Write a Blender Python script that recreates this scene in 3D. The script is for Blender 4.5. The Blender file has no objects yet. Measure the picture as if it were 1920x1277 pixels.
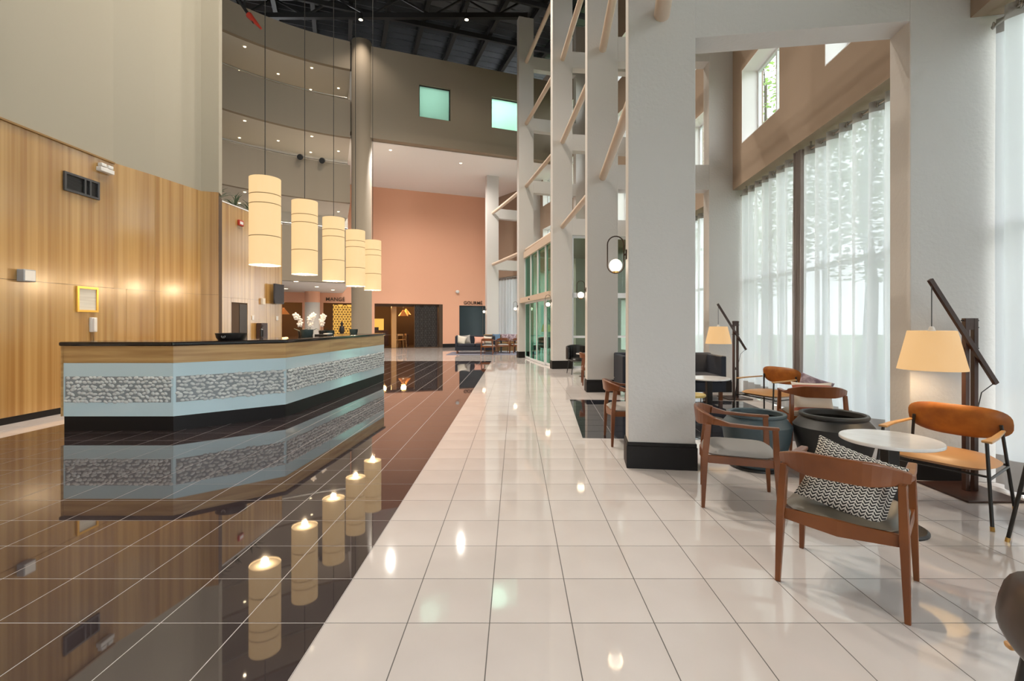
import bpy, math, random
from mathutils import Vector, Matrix
random.seed(7)
R = math.radians
sc = bpy.context.scene
C = sc.collection
# ------------------------------------------------------------------ camera, world, exposure
cam_d = bpy.data.cameras.new('camera'); cam = bpy.data.objects.new('camera', cam_d); C.objects.link(cam)
cam.location = (0, 0, 1.457); cam.rotation_euler = (R(90), 0, 0)
cam_d.sensor_width = 36; cam_d.lens = 36 * 893 / 1920
cam_d.shift_x = -7 / 1920; cam_d.shift_y = -32.5 / 1920; cam_d.clip_start = .05
sc.camera = cam
w = bpy.data.worlds.new('sky'); sc.world = w; w.use_nodes = True
bg = w.node_tree.nodes['Background']; bg.inputs[0].default_value = (.94, .97, 1, 1); bg.inputs[1].default_value = 4.2
sc.view_settings.view_transform = 'Standard'; sc.view_settings.look = 'None'
sc.view_settings.exposure = .55; sc.view_settings.gamma = 1
sc.view_settings.use_curve_mapping = False
sc.cycles.max_bounces = 8; sc.cycles.diffuse_bounces = 4; sc.cycles.glossy_bounces = 3; sc.cycles.transparent_max_bounces = 12
SPOT = 1.0          # overall power of the warm downlights

# ------------------------------------------------------------------ materials
MATS = {}
def mat(name, col=(.8, .8, .8), rough=.5, metal=0, spec=.5, emit=None, es=0, bump=None, noise=None, coat=0, crough=.05, ior=1.5):
    """bump=(scale,strength)  noise=(scale xyz, colour2)"""
    if name in MATS: return MATS[name]
    m = bpy.data.materials.new(name); m.use_nodes = True; nt = m.node_tree; b = nt.nodes['Principled BSDF']
    b.inputs['Base Color'].default_value = (*col, 1); b.inputs['Roughness'].default_value = rough
    b.inputs['Metallic'].default_value = metal; b.inputs['Specular IOR Level'].default_value = spec
    b.inputs['Coat Weight'].default_value = coat; b.inputs['Coat Roughness'].default_value = crough; b.inputs['IOR'].default_value = ior
    if emit: b.inputs['Emission Color'].default_value = (*emit, 1); b.inputs['Emission Strength'].default_value = es
    if noise:
        tc = nt.nodes.new('ShaderNodeTexCoord'); mp = nt.nodes.new('ShaderNodeMapping'); mp.inputs['Scale'].default_value = noise[0]
        nz = nt.nodes.new('ShaderNodeTexNoise'); nz.inputs['Scale'].default_value = 1; nz.inputs['Detail'].default_value = 5
        cr = nt.nodes.new('ShaderNodeValToRGB'); cr.color_ramp.elements[0].position = .36; cr.color_ramp.elements[1].position = .64
        cr.color_ramp.elements[0].color = (*col, 1); cr.color_ramp.elements[1].color = (*noise[1], 1)
        L = nt.links; L.new(tc.outputs['Object'], mp.inputs[0]); L.new(mp.outputs[0], nz.inputs['Vector']); L.new(nz.outputs[0], cr.inputs[0]); L.new(cr.outputs[0], b.inputs['Base Color'])
    if bump:
        tc = nt.nodes.new('ShaderNodeTexCoord'); nz = nt.nodes.new('ShaderNodeTexNoise'); nz.inputs['Scale'].default_value = bump[0]; nz.inputs['Detail'].default_value = 3
        bp = nt.nodes.new('ShaderNodeBump'); bp.inputs['Strength'].default_value = bump[1]; bp.inputs['Distance'].default_value = .01
        L = nt.links; L.new(tc.outputs['Object'], nz.inputs['Vector']); L.new(nz.outputs[0], bp.inputs['Height']); L.new(bp.outputs[0], b.inputs['Normal'])
    MATS[name] = m; return m
def emat(name, col, s):
    if name in MATS: return MATS[name]
    m = bpy.data.materials.new(name); m.use_nodes = True; nt = m.node_tree; nt.nodes.remove(nt.nodes['Principled BSDF'])
    e = nt.nodes.new('ShaderNodeEmission'); e.inputs[0].default_value = (*col, 1); e.inputs[1].default_value = s
    nt.links.new(e.outputs[0], nt.nodes['Material Output'].inputs[0]); MATS[name] = m; return m
def mixmat(name, parts):
    """parts: list of (shader type, colour, roughness, weight)"""
    m = bpy.data.materials.new(name); m.use_nodes = True; nt = m.node_tree; nt.nodes.remove(nt.nodes['Principled BSDF'])
    prev = None; tot = 0
    for ty, col, ro, wt in parts:
        s = nt.nodes.new(ty); s.inputs[0].default_value = (*col, 1)
        if 'Roughness' in s.inputs: s.inputs['Roughness'].default_value = ro
        tot += wt
        if prev is None: prev = s.outputs[0]
        else:
            mx = nt.nodes.new('ShaderNodeMixShader'); mx.inputs[0].default_value = wt / tot
            nt.links.new(prev, mx.inputs[1]); nt.links.new(s.outputs[0], mx.inputs[2]); prev = mx.outputs[0]
    nt.links.new(prev, nt.nodes['Material Output'].inputs[0]); MATS[name] = m; return m
T_, D_, G_, TR = 'ShaderNodeBsdfTransparent', 'ShaderNodeBsdfDiffuse', 'ShaderNodeBsdfGlossy', 'ShaderNodeBsdfTranslucent'
M = {}
M['tile_white'] = mat('white floor tile', (.60, .55, .535), .05, spec=.8, noise=((1.2, 1.2, 1), (.66, .61, .595)))
M['tile_dark'] = mat('dark brown floor tile', (.038, .028, .031), .025, spec=1, ior=1.7, noise=((1.5, 1.5, 1), (.047, .036, .039)))
M['tile_navy'] = mat('dark slate floor tile', (.018, .020, .028), .04, spec=.9)
M['grout_dark'] = mat('dark grout', (.13, .12, .115), .8)
M['grout_pale'] = mat('pale grout', (.60, .56, .55), .8)
M['plaster'] = mat('off white plaster', (.60, .575, .555), .75, bump=(26, .35))
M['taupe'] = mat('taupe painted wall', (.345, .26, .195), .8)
M['greige'] = mat('greige painted wall', (.36, .33, .265), .75)
M['balcony'] = mat('stone grey balcony paint', (.275, .222, .163), .75)
M['ceil'] = mat('white ceiling paint', (.88, .87, .87), .8)
M['galceil'] = mat('pale gallery ceiling', (.58, .54, .48), .8)
M['terra'] = mat('terracotta painted wall', (.82, .44, .29), .7)
M['black'] = mat('black satin', (.012, .011, .011), .35)
M['skirt'] = mat('black skirting', (.010, .008, .008), .5, spec=.25)
M['stone'] = mat('polished black countertop', (.015, .011, .011), .08)
M['wood_wall'] = mat('veneer panel', (.50, .305, .110), .24, spec=.6, coat=.7, crough=.2, noise=((11, 11, .12), (.33, .170, .050)))
M['wood_cnt'] = mat('counter veneer', (.58, .35, .14), .33, noise=((.9, .9, 16), (.40, .21, .07)))
M['wood_ch'] = mat('chair walnut', (.215, .068, .018), .30, noise=((3, 3, 3), (.15, .043, .011)))
M['wood_dk'] = mat('dark walnut', (.055, .022, .014), .35, noise=((6, 6, 2), (.035, .014, .009)))
M['oak'] = mat('pale oak', (.50, .27, .10), .4)
M['frost'] = mat('pale blue back painted glass', (.56, .71, .76), .10, spec=.7, coat=.4)
M['pebble'] = mat('pale pebble relief', (.74, .75, .73), .28, noise=((9, 9, 9), (.60, .61, .60)))
M['steel'] = mat('brushed steel', (.45, .43, .40), .3, 1)
M['dsteel'] = mat('black roof steel', (.016, .015, .015), .45)
M['deck'] = mat('dark metal roof deck', (.10, .105, .115), .35, metal=.5)
M['red'] = mat('red paint', (.45, .04, .02), .4)
M['tube'] = mat('cream painted tube', (.62, .50, .40), .5)
M['wframe'] = mat('white window frame', (.75, .77, .80), .4)
M['white'] = mat('white plastic', (.75, .74, .73), .4)
M['grey'] = mat('grey plastic', (.35, .36, .38), .45)
M['bronze'] = mat('dark bronze', (.05, .032, .022), .35, metal=.5)
M['gold'] = mat('gold frame', (.75, .45, .10), .3, metal=.8)
M['brass'] = mat('brass', (.70, .45, .15), .3, metal=1)
M['marble'] = mat('white marble', (.78, .76, .75), .12, noise=((5, 5, 5), (.70, .67, .65)))
M['leather_or'] = mat('orange tan leather', (.42, .140, .020), .42, noise=((9, 9, 9), (.29, .085, .011)))
M['leather_tan'] = mat('tan leather seat', (.46, .23, .085), .45)
M['leather_br'] = mat('brown grey leather', (.050, .033, .024), .30, noise=((6, 6, 6), (.030, .019, .014)))
M['leather_ol'] = mat('olive grey leather', (.135, .115, .088), .33)
M['fabric_gr'] = mat('light grey fabric', (.36, .34, .325), .85, bump=(300, .2))
M['navy'] = mat('navy fabric', (.022, .026, .040), .8, bump=(200, .2))
M['teal_fab'] = mat('teal fabric', (.035, .075, .090), .7)
M['tan_fab'] = mat('mustard tan upholstery', (.28, .16, .055), .6)
M['pink'] = mat('blush fabric', (.68, .36, .28), .85)
M['cream'] = mat('cream fabric', (.68, .62, .54), .85)
M['blue'] = mat('blue fabric', (.10, .17, .27), .85)
M['lilac'] = mat('mottled lilac fabric', (.42, .33, .36), .85, noise=((14, 14, 14), (.14, .09, .12)))
M['rug'] = mat('blue grey carpet', (.20, .20, .26), .9)
M['planter_t'] = mat('slate teal planter', (.062, .092, .108), .5, bump=(60, .1))
M['planter_b'] = mat('charcoal planter', (.022, .022, .022), .5)
M['pot_hollow'] = mat('dark hollow', (.006, .006, .006), .9)  # near-black colour lining the empty pots
M['bowl'] = mat('teal glazed bowl', (.035, .055, .06), .2)
M['screen'] = mat('dark display', (.02, .015, .018), .15)
M['leafd'] = mat('dark green leaf', (.035, .06, .022), .5)
M['leaf'] = mixmat('tree leaf', [(D_, (.16, .26, .08), 0, .5), (TR, (.30, .46, .12), 0, .5)])
M['bark'] = mat('bark', (.10, .075, .055), .9)
M['grass'] = mat('lawn', (.14, .22, .08), .9)
M['paving'] = mat('pale outdoor paving', (.45, .43, .40), .9)
M['petal'] = mat('white orchid petal', (.82, .78, .77), .6)
M['paper'] = mat('paper', (.70, .68, .62), .7, noise=((20, 1, 26), (.55, .53, .48)))
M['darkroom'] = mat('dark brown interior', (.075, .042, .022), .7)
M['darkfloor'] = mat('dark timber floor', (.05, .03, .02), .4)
M['slate_door'] = mat('dark slate door', (.012, .028, .036), .25)
M['amber'] = emat('amber backlight', (1, .52, .10), .75)
M['lamp'] = None
M['glass'] = mixmat('clear window glass', [(T_, (.97, .99, .98), 0, .93), (G_, (1, 1, 1), .02, .07)])
M['greenglass'] = mixmat('green tinted glass', [(T_, (.50, .76, .67), 0, .88), (G_, (.9, 1, .97), .02, .12)])
M['greenpane'] = mixmat('green frosted pane', [(T_, (.58, .83, .75), 0, .6), (TR, (.6, .83, .76), 0, .30), (G_, (1, 1, 1), .05, .10)])
M['paleglass'] = mixmat('pale tinted glass', [(T_, (.78, .88, .80), 0, .9), (G_, (1, 1, 1), .02, .10)])
M['sheer'] = mixmat('sheer voile', [(TR, (.60, .64, .67), 0, .46), (D_, (.70, .70, .71), 0, .44), (T_, (.95, .97, 1), 0, .08)])
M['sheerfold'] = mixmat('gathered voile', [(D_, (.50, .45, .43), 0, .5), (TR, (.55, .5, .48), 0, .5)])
M['band'] = mixmat('grey curtain band', [(D_, (.34, .32, .31), 0, .7), (TR, (.36, .34, .33), 0, .3)])
M['shade'] = mixmat('pendant paper shade', [(D_, (.75, .68, .55), 0, .3), ('ShaderNodeEmission', (1, .64, .30), 0, .7)])
M['shade'].node_tree.nodes['Emission'].inputs[1].default_value = .92
M['lshade'] = mixmat('linen lamp shade', [(D_, (.75, .68, .55), 0, .35), ('ShaderNodeEmission', (1, .56, .21), 0, .65)])
M['lshade'].node_tree.nodes['Emission'].inputs[1].default_value = .72
M['bulb'] = emat('lit bulb', (1, .86, .62), 3.5)
M['globe'] = emat('lit opal globe', (1, .88, .70), 3.0)
M['lens'] = emat('lit downlight', (1, .80, .50), 9)
def zigzag(name, c1, c2, su, sv):
    m = mat(name, c1, .85); nt = m.node_tree; L = nt.links; b = nt.nodes['Principled BSDF']
    tc = nt.nodes.new('ShaderNodeTexCoord'); sx = nt.nodes.new('ShaderNodeSeparateXYZ'); L.new(tc.outputs['Object'], sx.inputs[0])
    def mth(op, a, bb=None):
        n = nt.nodes.new('ShaderNodeMath'); n.operation = op
        for i, v in enumerate((a, bb)):
            if v is None: continue
            if isinstance(v, (int, float)): n.inputs[i].default_value = v
            else: L.new(v, n.inputs[i])
        return n.outputs[0]
    tri = mth('PINGPONG', mth('MULTIPLY', sx.outputs[0], su), .5)
    row = mth('FRACT', mth('ADD', mth('MULTIPLY', sx.outputs[1], sv), mth('MULTIPLY', tri, 1.5)))
    gap = mth('GREATER_THAN', mth('FRACT', mth('MULTIPLY', sx.outputs[0], su)), .08)
    v = mth('MULTIPLY', mth('GREATER_THAN', row, .42), gap)
    mx = nt.nodes.new('ShaderNodeMix'); mx.data_type = 'RGBA'; mx.inputs[6].default_value = (*c2, 1); mx.inputs[7].default_value = (*c1, 1)
    L.new(v, mx.inputs[0]); L.new(mx.outputs[2], b.inputs['Base Color']); return m
M['zig'] = zigzag('black and cream zigzag weave', (.022, .020, .020), (.62, .58, .53), 36, 60)
def striped(name, c1, c2, scale, thr):
    m = mat(name, c1, .9); nt = m.node_tree; L = nt.links; b = nt.nodes['Principled BSDF']
    tc = nt.nodes.new('ShaderNodeTexCoord'); sx = nt.nodes.new('ShaderNodeSeparateXYZ'); L.new(tc.outputs['Object'], sx.inputs[0])
    a = nt.nodes.new('ShaderNodeMath'); a.operation = 'PINGPONG'; L.new(sx.outputs[1], a.inputs[0]); a.inputs[1].default_value = scale
    g = nt.nodes.new('ShaderNodeMath'); g.operation = 'GREATER_THAN'; L.new(a.outputs[0], g.inputs[0]); g.inputs[1].default_value = thr
    mx = nt.nodes.new('ShaderNodeMix'); mx.data_type = 'RGBA'; mx.inputs[6].default_value = (*c1, 1); mx.inputs[7].default_value = (*c2, 1)
    L.new(g.outputs[0], mx.inputs[0]); L.new(mx.outputs[2], b.inputs['Base Color']); return m
M['stripe'] = striped('cream cushion cloth with red stripe', (.66, .58, .50), (.40, .12, .08), .13, .112)

# ------------------------------------------------------------------ mesh helpers
class MB:
    def __init__(s): s.v = []; s.f = []; s.mi = []
    def add(s, vs, fs, mi=0):
        o = len(s.v); s.v += [tuple(p) for p in vs]; s.f += [tuple(i + o for i in f) for f in fs]; s.mi += [mi] * len(fs); return s
    def box(s, x0, x1, y0, y1, z0, z1, mi=0):
        return s.add([(x0, y0, z0), (x1, y0, z0), (x1, y1, z0), (x0, y1, z0), (x0, y0, z1), (x1, y0, z1), (x1, y1, z1), (x0, y1, z1)],
                     [(3, 2, 1, 0), (4, 5, 6, 7), (0, 1, 5, 4), (1, 2, 6, 5), (2, 3, 7, 6), (3, 0, 4, 7)], mi)
    def prism(s, poly, z0, z1, mi=0):
        n = len(poly)
        return s.add([(p[0], p[1], z0) for p in poly] + [(p[0], p[1], z1) for p in poly],
                     [tuple(range(n - 1, -1, -1)), tuple(range(n, 2 * n))] + [(i, (i + 1) % n, n + (i + 1) % n, n + i) for i in range(n)], mi)
    def tube(s, pts, r, n=10, cap=True, mi=0, closed=False):
        pts = [Vector(p) for p in pts]; k = len(pts); rs = r if isinstance(r, (list, tuple)) else [r] * k
        vs = []; prev = None
        for i, p in enumerate(pts):
            if closed: t = pts[(i + 1) % k] - pts[i - 1]
            else: t = pts[min(i + 1, k - 1)] - pts[max(i - 1, 0)]
            t.normalize()
            a = prev if prev is not None else (Vector((0, 0, 1)) if abs(t.z) < .9 else Vector((1, 0, 0)))
            x = t.cross(a).normalized() if prev is None else (prev - t * prev.dot(t)).normalized()
            prev = x; y = t.cross(x)
            for j in range(n):
                q = 2 * math.pi * j / n; vs.append(p + (x * math.cos(q) + y * math.sin(q)) * rs[i])
        fs = []
        for i in range(k if closed else k - 1):
            i2 = (i + 1) % k
            for j in range(n): fs.append((i * n + j, i * n + (j + 1) % n, i2 * n + (j + 1) % n, i2 * n + j))
        if cap and not closed: fs += [tuple(range(n - 1, -1, -1)), tuple(range((k - 1) * n, k * n))]
        return s.add(vs, fs, mi)
    def lathe(s, prof, c=(0, 0, 0), n=32, mi=0):
        vs = []
        for r, z in prof:
            for j in range(n):
                q = 2 * math.pi * j / n; vs.append((c[0] + r * math.cos(q), c[1] + r * math.sin(q), c[2] + z))
        fs = []
        for i in range(len(prof) - 1):
            for j in range(n): fs.append((i * n + j, i * n + (j + 1) % n, (i + 1) * n + (j + 1) % n, (i + 1) * n + j))
        return s.add(vs, fs, mi)
    def sweep(s, pts, sizes, up=(0, 0, 1), mi=0):
        pts = [Vector(p) for p in pts]; k = len(pts); vs = []
        for i, p in enumerate(pts):
            t = (pts[min(i + 1, k - 1)] - pts[max(i - 1, 0)]).normalized()
            x = t.cross(Vector(up)).normalized(); y = x.cross(t).normalized(); a, b = sizes[i][0] / 2, sizes[i][1] / 2
            vs += [p - x * a - y * b, p + x * a - y * b, p + x * a + y * b, p - x * a + y * b]
        fs = [(3, 2, 1, 0), tuple(range(4 * k - 4, 4 * k))]
        for i in range(k - 1):
            for j in range(4): fs.append((4 * i + j, 4 * i + (j + 1) % 4, 4 * i + 4 + (j + 1) % 4, 4 * i + 4 + j))
        return s.add(vs, fs, mi)
    def ball(s, c, r, n=12, m=8, mi=0):
        rx, ry, rz = r if isinstance(r, (list, tuple)) else (r, r, r)
        vs = []
        for i in range(m + 1):
            a = math.pi * i / m
            for j in range(n):
                b = 2 * math.pi * j / n; vs.append((c[0] + rx * math.sin(a) * math.cos(b), c[1] + ry * math.sin(a) * math.sin(b), c[2] - rz * math.cos(a)))
        return s.add(vs, [(i * n + j, i * n + (j + 1) % n, (i + 1) * n + (j + 1) % n, (i + 1) * n + j) for i in range(m) for j in range(n)], mi)
    def pad(s, w, h, t, e=3.2, n=36, rings=7, curve=0, mi=0):
        """rounded upholstered pad lying in XY, thickness Z"""
        vs = []; fs = []
        for side in (1, -1):
            for i in range(rings + 1):
                q = i / rings; k = 1 - (1 - q) ** 2.2 if False else q
                z = t / 2 * (1 - q ** 3.2) ** .5 if q < 1 else 0
                for j in range(n):
                    a = 2 * math.pi * j / n; ca, sa = math.cos(a), math.sin(a)
                    x = w / 2 * q * math.copysign(abs(ca) ** (2 / e), ca); y = h / 2 * q * math.copysign(abs(sa) ** (2 / e), sa)
                    vs.append((x, y, side * z + curve * (2 * x / w) ** 2))
        nn = (rings + 1) * n
        for sd in range(2):
            o = sd * nn
            for i in range(rings):
                for j in range(n):
                    f = (o + i * n + j, o + (i + 1) * n + j, o + (i + 1) * n + (j + 1) % n, o + i * n + (j + 1) % n)
                    fs.append(f if sd == 0 else f[::-1])
        return s.add(vs, fs, mi)
    def pillow(s, w, h, t, n=14, mi=0):
        vs = []; fs = []
        for sd in (1, -1):
            for i in range(n + 1):
                for j in range(n + 1):
                    x = -1 + 2 * i / n; y = -1 + 2 * j / n
                    z = max(0, (1 - x ** 4) * (1 - y ** 4)) ** .55
                    px = x * (1 - .09 * (1 - y * y)); py = y * (1 - .09 * (1 - x * x))
                    vs.append((px * w / 2, py * h / 2, sd * z * t / 2))
        m = (n + 1) ** 2
        for sd in range(2):
            for i in range(n):
                for j in range(n):
                    a = sd * m + i * (n + 1) + j; f = (a, a + n + 1, a + n + 2, a + 1); fs.append(f if sd == 0 else f[::-1])
        return s.add(vs, fs, mi)
    def xf(s, mtx, start=0):
        for i in range(start, len(s.v)): s.v[i] = tuple(mtx @ Vector(s.v[i]))
        return s
    def mesh(s, name, mats, smooth=False):
        me = bpy.data.meshes.new(name); me.from_pydata(s.v, [], s.f)
        for m in (mats if isinstance(mats, (list, tuple)) else [mats]): me.materials.append(m)
        me.polygons.foreach_set('material_index', s.mi)
        if smooth: me.polygons.foreach_set('use_smooth', [True] * len(s.f))
        me.update()
        if smooth: me.set_sharp_from_angle(angle=R(42))
        return me
    def obj(s, name, mats, parent=None, smooth=False, bevel=0, loc=None, rz=0):
        o = bpy.data.objects.new(name, s.mesh(name, mats, smooth)); C.objects.link(o)
        if parent is not None: o.parent = parent
        if loc is not None: o.location = loc
        if rz: o.rotation_euler.z = rz
        if bevel:
            b = o.modifiers.new('bevel', 'BEVEL'); b.width = bevel; b.segments = 2; b.limit_method = 'ANGLE'; b.angle_limit = R(35)
        return o
def tag(o, label=None, cat=None, group=None, kind=None):
    if label: o['label'] = label
    if cat: o['category'] = cat
    if group: o['group'] = group
    if kind: o['kind'] = kind
    return o
def thing(name, label, cat, loc=(0, 0, 0), rz=0, group=None, kind=None):
    o = bpy.data.objects.new(name, None); C.objects.link(o); o.empty_display_size = .1
    o.location = loc; o.rotation_euler = (0, 0, rz); return tag(o, label, cat, group, kind)
def copy_tree(o, parent=None):
    c = o.copy(); C.objects.link(c); c.parent = parent
    for ch in list(o.children): copy_tree(ch, c)
    return c
def dup(o, label, loc, rz=0, group=None):
    c = copy_tree(o); c.location = loc; c.rotation_euler.z = rz; c['label'] = label
    if group: c['group'] = group
    return c
def link_mesh(name, me, parent, loc=(0, 0, 0), rz=0):
    o = bpy.data.objects.new(name, me); C.objects.link(o); o.parent = parent; o.location = loc; o.rotation_euler.z = rz; return o
def light(kind, power, loc, parent=None, col=(1, .78, .52), size=.05, spot=100, rot=None):
    d = bpy.data.lights.new('lamp_light', kind); d.energy = power; d.color = col
    if kind == 'SPOT': d.spot_size = R(spot); d.spot_blend = .8; d.shadow_soft_size = size
    elif kind == 'POINT': d.shadow_soft_size = size
    o = bpy.data.objects.new('lamp_light', d); C.objects.link(o); o.location = loc
    if rot: o.rotation_euler = rot
    if parent is not None: o.parent = parent
    return o
def holed(mb, x0, x1, z0, z1, y0, y1, holes, mi=0):
    """wall in XZ with rectangular holes (hx0,hx1,hz0,hz1)"""
    xs = sorted({x0, x1, *[max(x0, min(x1, h[i])) for h in holes for i in (0, 1)]}); zs = sorted({z0, z1, *[max(z0, min(z1, h[i])) for h in holes for i in (2, 3)]})
    for a, b in zip(xs, xs[1:]):
        run = None
        for c, d in list(zip(zs, zs[1:])) + [(None, None)]:
            solid = c is not None and not any(h[0] < (a + b) / 2 < h[1] and h[2] < (c + d) / 2 < h[3] for h in holes)
            if solid: run = (run[0] if run else c, d)
            elif run: mb.box(a, b, y0, y1, run[0], run[1], mi); run = None
    return mb
Z15 = 15.4
# ------------------------------------------------------------------ floor
TS = .4; GX = -.927; GY = .315
fl = MB()
fl.box(-16, -6.53, -11, 34, -.25, -.001, 0); fl.box(-6.53, GX, 18.31, 34, -.25, -.001, 0); fl.box(-6.53, GX, -11, 18.31, -.25, -.001, 1); fl.box(GX, 6.5, -11, 34, -.25, -.001, 0)
floor = tag(fl.obj('floor', [M['grout_dark'], M['grout_pale']]), 'polished lobby floor of cream and dark brown square tiles', 'floor', kind='structure')
def tilemesh(m):
    h = TS / 2 - .0026; return MB().box(-h, h, -h, h, -.008, 0).mesh('floor_tile', m)
tm = {k: tilemesh(M[k]) for k in ('tile_white', 'tile_dark')}
cells = []
for i in range(-20, 18):
    for j in range(-4, 76):
        x = GX + (i + .5) * TS; y = GY + (j + .5) * TS
        if x > 4.6: continue
        k = 'tile_dark' if (-6.53 < x < GX and y < 18.31) else 'tile_white'
        vis = y > 1.75 and abs(x) < 1.09 * y + .3 and not (x < -3.6 and y > 7.6) and x > -7.3
        cells.append(((0 if vis else 1000) + y, x, y, k))
cells.sort(); rest = {'tile_white': MB(), 'tile_dark': MB()}
for n, (q, x, y, k) in enumerate(cells):
    if n < 300: link_mesh('floor_tile', tm[k], floor, (x, y, 0))
    else:
        h = TS / 2 - .0026; rest[k].box(x - h, x + h, y - h, y + h, -.008, 0)
for k in rest: tag(rest[k].obj('floor_tile_field', M[k], floor), kind='stuff')
# dark inlay
inl = thing('floor_inlay', 'dark slate tile inlay in the cream floor behind the nearest column', 'floor inlay', (.845, 6.03, 0), R(-3.4), kind='structure')
nm = MB().box(.002, .398, .002, .398, -.001, .0025).mesh('inlay_tile', M['tile_navy'])
for i in range(8):
    for j in range(8): link_mesh('inlay_tile', nm, inl, (i * .4, j * .378, 0))
MB().box(0, 3.2, 0, 3.02, -.001, .0008).obj('inlay_grout', M['grout_pale'], inl)

# ------------------------------------------------------------------ radial portal frames on the right
FR = {0: ((0.0, -.45), 15), 1: ((1.134, 4.80), 8), 2: ((1.508, 10.05), 0), 3: ((1.169, 15.13), -8), 4: ((.134, 20.0), -15.5), 5: ((-1.5, 24.9), -22.5)}
def W(i, x, y, z=0):
    (px, py), a = FR[i]; a = R(a); return Vector((px + x * math.cos(a) + y * math.sin(a), py - x * math.sin(a) + y * math.cos(a), z))
BEAMS = [(4.28, 4.80), (6.98, 7.50), (9.62, 10.14), (12.22, 12.74)]
for i in range(1, 6):
    (px, py), a = FR[i]; top = 9.25 if i == 5 else 14.36
    f = thing('portal_frame', ['', 'nearest white plastered portal frame with wide column and outer pier', 'second white portal frame behind the nearest column', 'third white portal frame holding the glazed screen', 'fourth white portal frame beside the glass entrance', 'farthest white portal frame beside the terracotta wall'][i], 'column', (px, py, 0), R(-a), kind='structure')
    MB().box(0, .65, 0, .30, 0, top).obj('column', M['plaster'], f, bevel=.008)
    MB().box(2.57, 3.5, 0, .30, 0, top).obj('pier', M['plaster'], f, bevel=.008)
    for z0, z1 in BEAMS:
        if z1 < top: MB().box(.65, 2.57, .002, .298, z0, z1).obj('beam', M['plaster'], f)
    for x0, x1 in ((-.018, .668), (2.552, 3.05)):
        b = MB().box(x0, x1, -.018, .318, 0, .225); b.box(x0 + .006, x1 - .006, -.012, .312, .225, .262); b.obj('column_base', M['skirt'], f, bevel=.004)
# horizontal tubes linking the columns
for i in range(0, 5):
    for z in (4.54, 7.24, 9.88, 12.48):
        if i == 4 and z > 9: continue
        p0 = W(i, .33, .15 if i == 0 else .29, z); p1 = W(i + 1, .33, .01, z)
        tag(MB().tube([p0, p1], .078, 14).obj('brace_tube', M['tube'], smooth=True), 'cream round brace tube at %s level between %s columns' % ({4.54: 'lowest', 7.24: 'second', 9.88: 'third', 12.48: 'top'}[z], ['the nearest and unseen', 'first and second', 'second and third', 'third and fourth', 'fourth and fifth'][i]), 'brace tube')
# outer walls with windows between frames
GLASSN = [0]
def bay(i, p0, p1, low=True, extra=(), tall=14.6, label=''):
    d = p1 - p0; L = d.length; ang = math.atan2(d.y, d.x)
    wl = thing('wall_right', label, 'wall', (p0.x, p0.y, 0), ang, kind='structure')
    hs = list(extra)
    if low: hs.append((-.01, L + .01, -.01, 4.26))
    for z0, z1 in ((5.07, 6.53), (7.75, 9.21), (10.4, 11.86)):
        if z1 > tall: continue
        for a, b in ((L / 2 - 2.22, L / 2 - .66), (L / 2 + .66, L / 2 + 2.22)):
            if a > .05 and b < L - .05: hs.append((a, b, z0, z1))
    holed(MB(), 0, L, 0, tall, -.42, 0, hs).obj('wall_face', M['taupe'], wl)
    for h in hs:
        if h[0] < 0: continue
        rv = MB(); holed(rv, h[0], h[1], h[2], h[3], -.30, .002, [(h[0] + .012, h[1] - .012, h[2] + .012, h[3] - .012)]); rv.obj('window_reveal', M['ceil'], wl)  # white lining stands in for bright daylight on the reveal
        fr = MB(); t = .06
        holed(fr, h[0], h[1], h[2], h[3], -.36, -.30, [(h[0] + t, h[1] - t, h[2] + t, h[3] - t)])
        fo = fr.obj('window_frame', M['wframe'], wl)
        mu = MB().box((h[0] + h[1]) / 2 - .025, (h[0] + h[1]) / 2 + .025, -.35, -.31, h[2] + t, h[3] - t); mu.obj('mullion', M['wframe'], fo)
        MB().box(h[0] + t, h[1] - t, -.335, -.329, h[2] + t, h[3] - t).obj('pane', M['glass'], fo)
    if low:
        fr = MB(); ms = [L * q / 4 for q in range(1, 4)]
        for x0, x1, z0, z1 in [(0, L, 0, .06), (0, L, 4.2, 4.26), (0, L, 2.3, 2.36)] + [(m - .03, m + .03, .06, 4.2) for m in ms]: fr.box(x0, x1, -.40, -.34, z0, z1)
        fo = fr.obj('window_frame', M['wframe'], wl)
        xs = [0] + ms + [L]
        for a, b in zip(xs, xs[1:]): MB().box(a + .03, b - .03, -.372, -.366, .06, 4.2).obj('pane', M['glass'], fo)
    return p0, ang, L, wl
bays = {}
bays[-2] = bay(-2, Vector((-3.2, -10.4, 0)), Vector((.6, -6.7, 0)), label='unseen outer window wall added for daylight farther behind the camera')  # unseen bay added so daylight reaches the column fronts
bays[-1] = bay(-1, Vector((.7, -6.4, 0)), W(0, 3.07, 0), label='outer window wall behind the camera position')  # unseen bay, left uncurtained for more daylight
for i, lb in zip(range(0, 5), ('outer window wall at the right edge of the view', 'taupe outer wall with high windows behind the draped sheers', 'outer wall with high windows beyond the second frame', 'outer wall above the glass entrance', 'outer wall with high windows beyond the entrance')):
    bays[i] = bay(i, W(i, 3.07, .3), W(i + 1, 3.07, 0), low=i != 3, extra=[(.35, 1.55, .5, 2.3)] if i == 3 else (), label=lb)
bays[5] = bay(5, W(5, 3.07, .3), Vector((-1.38, 29.72, 0)), tall=9.3, label='outer wall with high windows beside the terracotta wall')
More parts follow.
